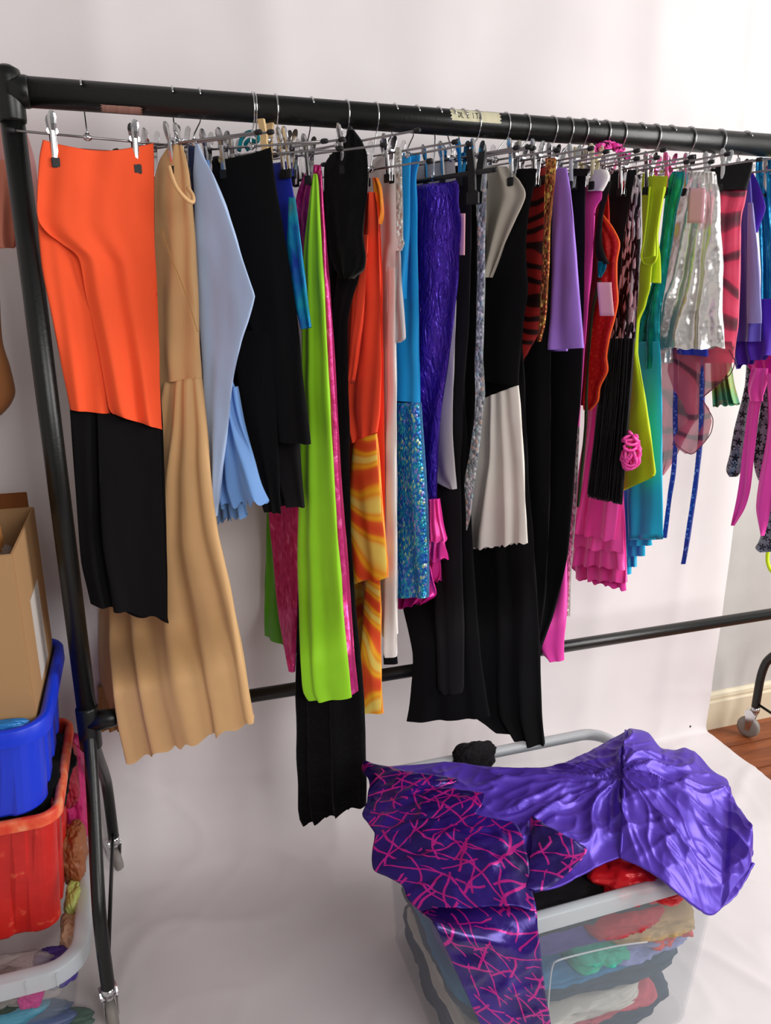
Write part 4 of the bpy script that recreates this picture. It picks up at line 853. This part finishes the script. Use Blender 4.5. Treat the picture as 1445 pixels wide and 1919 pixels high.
hanger(X0, 78, 'chrome clip hanger carrying the star panel dress', [1500], near=.15, far=.16, front=False)
g = garment('neon_strap_top', 1.47, 78, 'neon yellow strap loop dangling at the far end of the rail', 'top', 1.0)
bm = bmesh.new(); nn = Vector((math.sin(math.radians(78)), math.cos(math.radians(78)), 0))
tube(bm, spline([onplane(x, y, Vector((1.45, 0, 0)), nn) for x, y in ((1470, 900), (1455, 990), (1441, 1025), (1438, 1050), (1445, 1070), (1460, 1074), (1475, 1040), (1490, 900))], 50), .0045, 8); bobj('strap', bm, M['neon'], g)
cloth('body', 'neon', 1.45, 78, [(320, 1460, 1530), (700, 1462, 1530), (915, 1466, 1530)], g, t1=.02, seed=123)
hanger(1.45, 78, 'chrome clip hanger carrying the neon strap top', [1500], near=.15, far=.16)

# teal ribbon and pink ruffle caught on the hangers
bm = bmesh.new(); tube(bm, spline([onY(x, y, .02+.01*math.sin(i)) for i, (x, y) in enumerate(((448, 282), (452, 262), (462, 250), (474, 248), (484, 258), (480, 266), (468, 262), (460, 270), (466, 282)))], 40), .0038, 8)
tag(bobj('teal_ribbon', bm, M['teal']), 'teal ribbon loop tied to the double hooks above the black jumpsuit', 'ribbon')
rnd = random.Random(3); V = []; Fc = []
c0 = onY(1143, 283, -.03); nS = 90
for i in range(nS+1):
    u = i/nS; px = 1108+u*64; py = 296-26*math.sin(u*PI)-2*math.sin(u*9)
    for j, k in ((0, -1), (1, 1)):
        p = onY(px+6*math.sin(u*60)*k, py+k*7, -.03+.022*math.sin(u*44+k)); V.append(p)
for i in range(nS): a = 2*i; Fc.append((a, a+2, a+3, a+1))
rf = mesh('pink_ruffle', V, Fc, M['hotpink']); rf.modifiers.new('s', 'SOLIDIFY').thickness = .003
tag(rf, 'frilly neon pink ribbon bunched under the top rail', 'ribbon')

# --- things hanging at the far left, behind the upright
g = garment('pink_chiffon_skirt', -.26, 10, 'pale pink chiffon skirt hanging behind the black upright near the corner fitting', 'skirt', 1.5)
M['chiffon'] = cloth_mat('chiffon', 'e8a9a6', .8, .3); M['peach'] = cloth_mat('peach', 'e08a72', .8, .2)
cloth('skirt_body', 'chiffon', -.24, 12, [(185, -60, 34), (240, -60, 48), (300, -60, 66), (360, -60, 74), (430, -60, 76), (462, -60, 74)], g, Y0=.17, t1=.03, nf=4, fa=.012, seed=130, ymax=.25)
cloth('lower_panel', 'peach', -.24, 12, [(300, -60, 26), (400, -60, 30), (465, -60, 26)], g, Y0=.15, t1=.01, nf=3, fa=.006, seed=131, ymax=.25)
g = garment('brown_cloth_bag', -.26, 10, 'plain brown cloth bag end hanging in the shade beyond the upright', 'bag', 1.2)
M['browncloth'] = cloth_mat('browncloth', '9a6238', .8, .1)
cloth('bag_body', 'browncloth', -.24, 12, [(560, -80, 0), (640, -80, 3), (690, -80, 18), (735, -80, 27), (760, -80, 18), (778, -80, 2)], g, Y0=.12, t0=.02, t1=.05, nf=1, fa=.006, seed=132, ymax=.25)

# ================================================================ boxes stacked at the left
def rrect(x0, x1, y0, y1, r, seg=6, flute=None):
    P = []
    for cx, cy, a0 in ((x1-r, y1-r, 0), (x0+r, y1-r, 90), (x0+r, y0+r, 180), (x1-r, y0+r, 270)):
        for k in range(seg+1):
            a = math.radians(a0+90*k/seg); P.append((cx+r*math.cos(a), cy+r*math.sin(a)))
    if flute:
        Q = []; n_ = len(P)
        for i in range(n_):
            a, b = Vector(P[i]), Vector(P[(i+1) % n_]); Ld = (b-a).length; Q.append(tuple(a))
            if Ld > .08:
                nrm = Vector((b.y-a.y, -(b.x-a.x)))/Ld; m_ = 60
                for k in range(1, m_):
                    d = Ld*k/m_; f = flute*(1 if math.sin(d/.085*2*PI) > 0.2 else 0); p = a.lerp(b, k/m_)-nrm*(f); Q.append(tuple(p))
        P = Q
    return P
def loft(name, rings, m, parent, cap_bottom=True, smooth=False):
    V = []; Fc = []; n_ = len(rings[0][0])
    for pts, z in rings:
        for x, y in pts: V.append((x, y, z))
    for i in range(len(rings)-1):
        for k in range(n_): a, b = i*n_+k, i*n_+(k+1) % n_; Fc.append((a, b, b+n_, a+n_))
    if cap_bottom: Fc.append(tuple(range(n_))[::-1])
    return mesh(name, V, Fc, m, parent, smooth)
def crate(name, label, cat, x0, x1, y0, y1, z0, z1, m, mrim, taper=.03, r=.04, rimw=.014, rimh=.03, flute=None, wall=.003):
    g = wthing(name, ((x0+x1)/2, (y0+y1)/2, z0), label, cat)
    a = x0+rimw, x1-rimw, y0+rimw, y1-rimw; R = []
    zs = [(z0, 0, .004), (z0+.006, 0, 0), (z0+(z1-z0)*.5, .5, 0), (z1-rimh*.5, 1, 0)]
    for z, f, ins in zs:
        q_ = (1-f)*taper+ins; R.append((rrect(a[0]+q_, a[1]-q_, a[2]+q_, a[3]-q_, r, 6, flute), z))
    for z, f, ins in reversed(zs[1:]):
        q_ = (1-f)*taper+ins+wall; R.append((rrect(a[0]+q_, a[1]-q_, a[2]+q_, a[3]-q_, r, 6, flute), z+.001))
    q_ = taper+wall; R.append((rrect(a[0]+q_, a[1]-q_, a[2]+q_, a[3]-q_, r, 6, flute), z0+.008))
    b = loft('crate_body', R, m, g, True, False)
    bmx = bmesh.new(); bmx.from_mesh(b.data); b2 = [v for v in bmx.verts if abs(v.co.z-(z0+.008)) < 1e-5]
    bmx.free()
    rr = [(0, rimh*-.0-rimh), (0, -.004), (.003, 0), (rimw-.002, 0), (rimw+wall, -.003), (rimw+wall, -rimh*.6), (.003, -rimh*.6), (.003, -rimh)]
    R = [(rrect(x0+o, x1-o, y0+o, y1-o, r+rimw-o, 8), z1+dz) for o, dz in rr]; R.append(R[0])
    loft('rim', R, mrim, g, False, True)
    return g
CX = -.90
g = crate('clear_storage_box', 'large translucent storage box on the floor under the red crate', 'storage box', CX, -.184, -.245, .245, .004, .205, M['clear'], M['clearrim'], .02, .05, .026, .034)
for px in (44, 105):
    p = onY(px, 1820, -.2462); bm = bmesh.new(); box(bm, p.x-.0012, p.x+.0012, -.2465, -.2445, .174, .202); bobj('rib', bm, M['clearrim'], g, False)
g = crate('red_crate', 'scuffed red plastic crate stacked between the clear box and the blue crate', 'crate', CX, -.203, -.178, .165, .207, .482, M['redcrate'], M['redrim'], .022, .03, .012, .022, .006)
g = crate('blue_crate', 'bright blue plastic crate holding the cardboard box', 'crate', CX, -.201, -.196, .18, .485, .668, M['bluecrate'], M['bluecrate'], .012, .045, .014, .030, .004)
def carton():
    g = wthing('cardboard_box', (-.4, 0, .52), 'open brown cardboard box standing in the blue crate', 'box')
    x0, x1, y0, y1, z0, z1 = -.72, -.224, -.148, .15, .60, .962; t = .004
    for nm, bx in (('front_panel', (x0, x1, y0, y0+t)), ('back_panel', (x0, x1, y1-t, y1)), ('side_panel', (x1-t, x1, y0+t, y1-t)), ('side_panel', (x0, x0+t, y0+t, y1-t))):
        bm = bmesh.new(); box(bm, bx[0], bx[1], bx[2], bx[3], z0, z1, .0015)
        bobj(nm, bm, M['card'], g, False)
    bm = bmesh.new(); box(bm, x0+t, x1-t, y0+t, y1-t, z0, z0+t); bobj('base_panel', bm, M['cardin'], g, False)
    bm = bmesh.new(); box(bm, x1+.0002, x1+.0014, -.045, .06, .68, .84); bobj('paper_label', bm, M['paper'], g, False)
    # back flap standing up behind
    bm = bmesh.new(); box(bm, x0, x1-.01, y1, y1+t, z1-.02, z1+.03, .001); bobj('flap', bm, M['cardin'], g, False)
carton()
# crumpled lumps for bags and folded clothes
def lump(name, m, c, size, seed, label=None, cat=None, rough=.25, group=None, fine=3.0, rz=0, e=3.2):
    bm = bmesh.new(); bmesh.ops.create_icosphere(bm, subdivisions=5, radius=1)
    for v in bm.verts:
        d = v.co.normalized(); k = (abs(d.x)**e+abs(d.y)**e+abs(d.z)**e)**(-1/e)
        nn_ = rough*(noise.noise(d*fine*.6+Vector((seed, 0, 0)))+.5*(1-2*abs(noise.noise(d*fine*1.6+Vector((0, seed, 0))))))*.6
        p = d*k*(1+nn_); v.co = Vector((p.x*size[0], p.y*size[1], p.z*size[2]))
    bmesh.ops.rotate(bm, verts=bm.verts, cent=(0, 0, 0), matrix=Matrix.Rotation(rz, 3, 'Z')); bmesh.ops.translate(bm, vec=c, verts=bm.verts)
    o = bobj(name, bm, m); uv = o.data.uv_layers.new(name='UVMap')
    for i, lp in enumerate(o.data.loops): co = o.data.vertices[lp.vertex_index].co; uv.data[i].uv = (co.x+co.z*.4, co.y+co.z)
    if label: tag(o, label, cat, group)
    return o
lump('blue_plastic_bag', mat('bluebag', '2a7ac0', .3, .2, nz=(40, .5, .004)), (-.31, -.163, .652), (.075, .012, .020), 2, 'crumpled bright blue plastic bag in the front of the blue crate', 'bag')
lump('plastic_bag', M['film'], (-.290, -.02, .86), (.045, .07, .06), 3, 'crumpled clear plastic bag inside the cardboard box', 'bag', .5)
lump('brown_paper_bag', mat('kraft', 'a06a30', .85, nz=(40, .4, .004)), (-.34, -.03, .93), (.072, .09, .135), 4, 'tall brown paper bag standing up in the cardboard box', 'bag', .2)
lump('dark_bundle', M['black'], (-.30, .0, .45), (.09, .13, .04), 5, 'dark cloth bundle at the side of the red crate under the blue one', 'clothes', .3)
# bagged clothes in the clear storage box
cols = [('magentabag', 'c4246c', (-.222, .16, .30), (.030, .06, .115), 'magenta garment in a clear bag rising beside the red crate', .35),
        ('redbag', 'a01c34', (-.225, .10, .38), (.022, .05, .06), 'dark red garment in a clear bag topmost beside the red crate', .35),
        ('copperbag', '9a5a34', (-.222, .03, .235), (.024, .05, .05), 'copper brown garment in a clear bag beside the red crate', .35),
        ('limebag', 'b8c46a', (-.218, -.05, .175), (.020, .04, .03), 'pale lime garment low beside the red crate', .35),
        ('beigebag', 'c09a7c', (-.222, -.11, .155), (.020, .045, .03), 'beige garment in a plastic wrap near the corner of the clear box', .35),
        ('purplebag', '4a3a8c', (-.250, -.165, .142), (.035, .032, .028), 'dark purple garment in the corner of the clear box', .35),
        ('pinkstripebag', 'b84a86', (-.29, -.20, .138), (.022, .022, .028), 'pink and lilac striped garment beside the purple one in the clear box', .35),
        ('darkgreenbag', '2a3a2e', (-.39, -.185, .135), (.085, .035, .030), 'dark green garment in crinkled film under the red crate', .35),
        ('tealfold', '4a90a8', (-.42, -.19, .085), (.14, .030, .020), 'teal folded garment seen through the clear box front', .2),
        ('slatefold', '5a6a90', (-.42, -.185, .045), (.19, .035, .022), 'slate blue folded garment low in the clear box', .2),
        ('greenfold', '5a7468', (-.36, -.185, .020), (.15, .035, .016), 'grey green folded garment at the bottom of the clear box', .2)]
for i, (nm, c, p, sz, lb, rg) in enumerate(cols):
    lump('folded_garment', mat(nm, c, .5, nz=(50, .4, .004)), p, sz, 20+i, lb, 'clothes', rg, 'clothes packed in the clear storage box')
lump('bag_film', M['film'], (-.36, -.185, .148), (.10, .04, .028), 33, 'crinkled clear film over the dark green garment', 'bag', .6)
bm = bmesh.new(); p = onY(0, 1814, -.215); box(bm, -.42, p.x+.034, -.222, -.219, .165, .186, .001); o = bobj('card_packet', bm, mat('redpack', 'b82030', .5)); o.rotation_euler = (0, 0, 0)
tag(o, 'red and white packet edge poking out of the clear box', 'packet')

# ================================================================ clear tub at the right with the purple dress
TX0, TX1, TY0, TY1, TZ = .387, .957, -.578, -.118, .402
g = crate('clear_tub', 'large clear plastic tub full of folded clothes with the purple dress draped over it', 'tub', TX0, TX1, TY0, TY1, .006, TZ, M['clear'], M['clearrim'], .020, .045, .016, .030)
# moulded line on the front panel
def front(px, py): return onY(px, py, TY0+.010)
bm = bmesh.new(); tube(bm, spline([front(x, y) for x, y in ((1026, 1905), (1030, 1850), (1035, 1812), (1045, 1800), (1100, 1785), (1160, 1772), (1213, 1765))], 40, .9), .0016, 6)
bobj('moulded_line', bm, M['clearrim'], g)
piles = [('navy', '2c3a52', (.66, -.34, .045), (.235, .185, .035), 'dark navy folded garment at the bottom of the clear tub'),
         ('palefold', 'c8c4bc', (.62, -.36, .105), (.19, .180, .016), 'off-white folded garment low in the clear tub'),
         ('rosefold', 'c05060', (.72, -.35, .085), (.14, .185, .012), 'rose red folded garment under the off-white one'),
         ('slate', '33455a', (.66, -.34, .160), (.235, .185, .030), 'dark slate folded garment at mid height in the clear tub'),
         ('bluefold', '2f7fae', (.61, -.35, .205), (.20, .187, .014), 'mid blue folded garment above the slate one'),
         ('mintfold', '3fb89c', (.70, -.36, .232), (.065, .185, .016), 'mint green folded garment beside the tan one'),
         ('lilacfold', '8e96c8', (.82, -.36, .215), (.10, .180, .014), 'pale lilac blue garment at the tub corner'),
         ('coral', 'd8504c', (.850, -.37, .232), (.050, .175, .016), 'coral red garment poking beside the lilac one'),
         ('violetfold', '5a4a9c', (.63, -.34, .272), (.215, .188, .030), 'violet folded garment near the top of the clear tub'),
         ('tanfold', 'b89a68', (.81, -.37, .262), (.10, .180, .022), 'tan folded garment in the tub next to violet'),
         ('redfold', 'c8323c', (.745, -.36, .292), (.085, .190, .014), 'bright red folded strip pressed against the tub front'),
         ('charcoal', '3a4650', (.68, -.34, .325), (.250, .190, .024), 'charcoal folded garment topmost in the packed tub')]
for i, (nm, c, p, sz, lb) in enumerate(piles):
    p = (p[0]+(.67-p[0])*.06, p[1], p[2]); sz = (sz[0]*.91, sz[1]*.96, sz[2]*1.08)
    lump('folded_garment', mat(nm, c, .75, nz=(40, .3, .004)), p, sz, 50+i, lb, 'clothes', .16, 'clothes packed in the clear tub', 3.4, .02*math.sin(i*2.1), 9)
lump('red_satin_garment', M['redsatin'], (.775, -.50, .372), (.085, .060, .034), 71, 'crumpled red satin garment at the tub rim under the purple skirt', 'clothes', .55, None, 4)
lump('black_garment', M['black2'], (.62, -.45, .355), (.12, .09, .030), 72, 'black garment just inside the front rim of the tub', 'clothes', .3)
lump('black_garment', M['black2'], (.62, -.135, .398), (.045, .018, .030), 73, 'black cloth bump at the back rim of the tub', 'clothes', .3)

# purple dress draped over the tub
SEAM = onZ(1160, 1475, .45)
def wr_noise(p, s):
    # creases fan out from the gathered waist seam
    cx, cy = SEAM.x, SEAM.y; dx, dy = p.x-cx, p.y-cy; r = math.hypot(dx, dy)+.02; th = math.atan2(dy, dx)
    th += .25*noise.noise(Vector((p.x*9, p.y*9, 1)))
    def rg(a, b, z, e): return max(0, 1-2.0*abs(noise.noise(Vector((a, b, z)))))**e
    f = min(1, r/.06); side = 1 if dx > 0 else 2
    c1 = rg(th*2.3+side*7, r*5, 1.7, 3); c2 = rg(th*5+side*3, r*11, 4.4, 3)
    wx = p.x+.03*noise.noise(Vector((p.x*7, p.y*7, 2))); wy = p.y+.03*noise.noise(Vector((p.x*7, p.y*7, 8)))
    return f*(.011*c1+.0045*c2)+.005*rg(wx*8, wy*20, 5.1, 3)+.003*rg(wx*22, wy*26, 7.3, 2)+.005*noise.noise(Vector((p.x*8, p.y*8, 3)))
def drape(name, m, A, B, parent, nu=120, nv=80, bulge=.0, wr=1, lift=0, soft=.85, wside=None):
    """A, B: lists of world points (two long edges)"""
    A = spline(A, nu+1, soft); B = spline(B, nu+1, soft); V = []; UV = []; Fc = []
    la = 0
    for i in range(nu+1):
        if i: la += ((A[i]+B[i])/2-(A[i-1]+B[i-1])/2).length
        wd = (B[i]-A[i]).length
        for j in range(nv+1):
            v = j/nv; p = A[i].lerp(B[i], v); e = min(1, 5*min(v, 1-v)+.25)
            p.z += bulge*math.sin(PI*v)+lift
            p += (wside or Vector((0, 0, 1)))*wr_noise(p if not wside else Vector((p.x, p.z, 0)), 1)*wr*e
            V.append(p); UV.append((la, wd*v))
    for i in range(nu):
        for j in range(nv): a = i*(nv+1)+j; Fc.append((a, a+1, a+nv+2, a+nv+1))
    o = mesh(name, V, Fc, m, parent, True, UV)
    md = o.modifiers.new('s', 'SOLIDIFY'); md.thickness = .0035; md.offset = -1
    return o
g = wthing('purple_dress', (.67, -.35, .42), 'shiny purple dress with magenta glitter web print bodice spread over the clear tub', 'dress')
Z = lambda L: [onZ(x, y, z) for x, y, z in L]
body_b = Z([(705, 1440, .425), (760, 1435, .43), (840, 1429, .435), (900, 1436, .435), (960, 1441, .435), (1040, 1436, .44), (1100, 1411, .45), (1150, 1383, .465), (1172, 1372, .47)])
body_f = Z([(720, 1620, .425), (775, 1640, .43), (850, 1660, .435), (920, 1668, .435), (985, 1670, .432), (1040, 1664, .430), (1085, 1643, .430), (1135, 1617, .432), (1163, 1606, .435)])
drape('bodice_back', M['satin'], body_b, body_f, g, 150, 110, .014)
sk_b = Z([(1168, 1374, .468), (1185, 1367, .475), (1215, 1374, .47), (1238, 1402, .455), (1262, 1407, .455), (1284, 1402, .46), (1312, 1418, .45), (1336, 1446, .445), (1362, 1462, .435), (1370, 1488, .43), (1388, 1530, .432), (1398, 1552, .435)])
sk_f = Z([(1162, 1608, .436), (1190, 1622, .434), (1225, 1640, .430), (1255, 1662, .424), (1285, 1688, .405), (1312, 1708, .385), (1334, 1717, .372), (1350, 1706, .37), (1366, 1682, .385), (1384, 1655, .398), (1404, 1628, .412), (1411, 1596, .42)])
drape('skirt', M['satin'], sk_b, sk_f, g, 150, 130, .028, 1.0, soft=.7)
lin2 = [p+Vector((.004, .0, -.02)) for p in Z([(1380, 1525, .40), (1400, 1545, .39), (1408, 1580, .38)])]
drape('underlayer', M['satin'], lin2, Z([(1356, 1700, .345), (1384, 1672, .345), (1412, 1616, .35)]), g, 40, 40, -.01, .4)
bm = bmesh.new(); P = spline([a+(b-a)*v+Vector((0, 0, .004+.026*math.sin(PI*v)+.004*math.sin(v*30))) for a, b in ((body_b[-1], body_f[-1]),) for v in [k/14 for k in range(15)]], 50)
tube(bm, P, .0026, 6); bobj('waist_seam', bm, M['satin'], g)
def rowsZ(L): return [onZ(xl, y, z) for y, xl, xr, z in L], [onZ(xr, y, z) for y, xl, xr, z in L]
A, B = rowsZ([(1442, 681, 688, .44), (1452, 684, 770, .45), (1464, 692, 858, .455), (1478, 694, 822, .458), (1490, 690, 905, .46), (1508, 688, 905, .46), (1530, 679, 892, .46), (1545, 690, 962, .462), (1565, 703, 976, .462), (1595, 698, 985, .458), (1618, 697, 990, .452), (1636, 703, 992, .446), (1660, 752, 993, .44), (1690, 766, 1001, .434), (1712, 790, 1005, .43)])
drape('printed_bodice', M['webprint'], A, B, g, 110, 60, .004, .8, soft=.6)
A2 = [A[-2]+Vector((0, 0, .002)), A[-1], onY(812, 1732, -.600), onY(835, 1775, -.607), onY(868, 1848, -.612), onY(905, 1930, -.616), onY(930, 1990, -.62)]
B2 = [B[-2]+Vector((0, 0, .002)), B[-1], onY(1006, 1738, -.602), onY(1010, 1775, -.609), onY(1019, 1850, -.614), onY(1032, 1930, -.618), onY(1040, 1990, -.62)]
drape('sleeve', M['webprint'], A2, B2, g, 80, 40, 0, .6, wside=Vector((0, -1, 0)), soft=.8)
A3, B3 = rowsZ([(1540, 996, 1000, .462), (1556, 996, 1022, .462), (1575, 997, 1056, .46), (1592, 996, 1098, .455), (1610, 993, 1092, .45), (1640, 988, 1062, .444), (1664, 984, 1030, .438), (1672, 985, 1000, .436)])
drape('printed_wedge', M['webprint'], A3, B3, g, 40, 40, .003, .7, soft=.6)
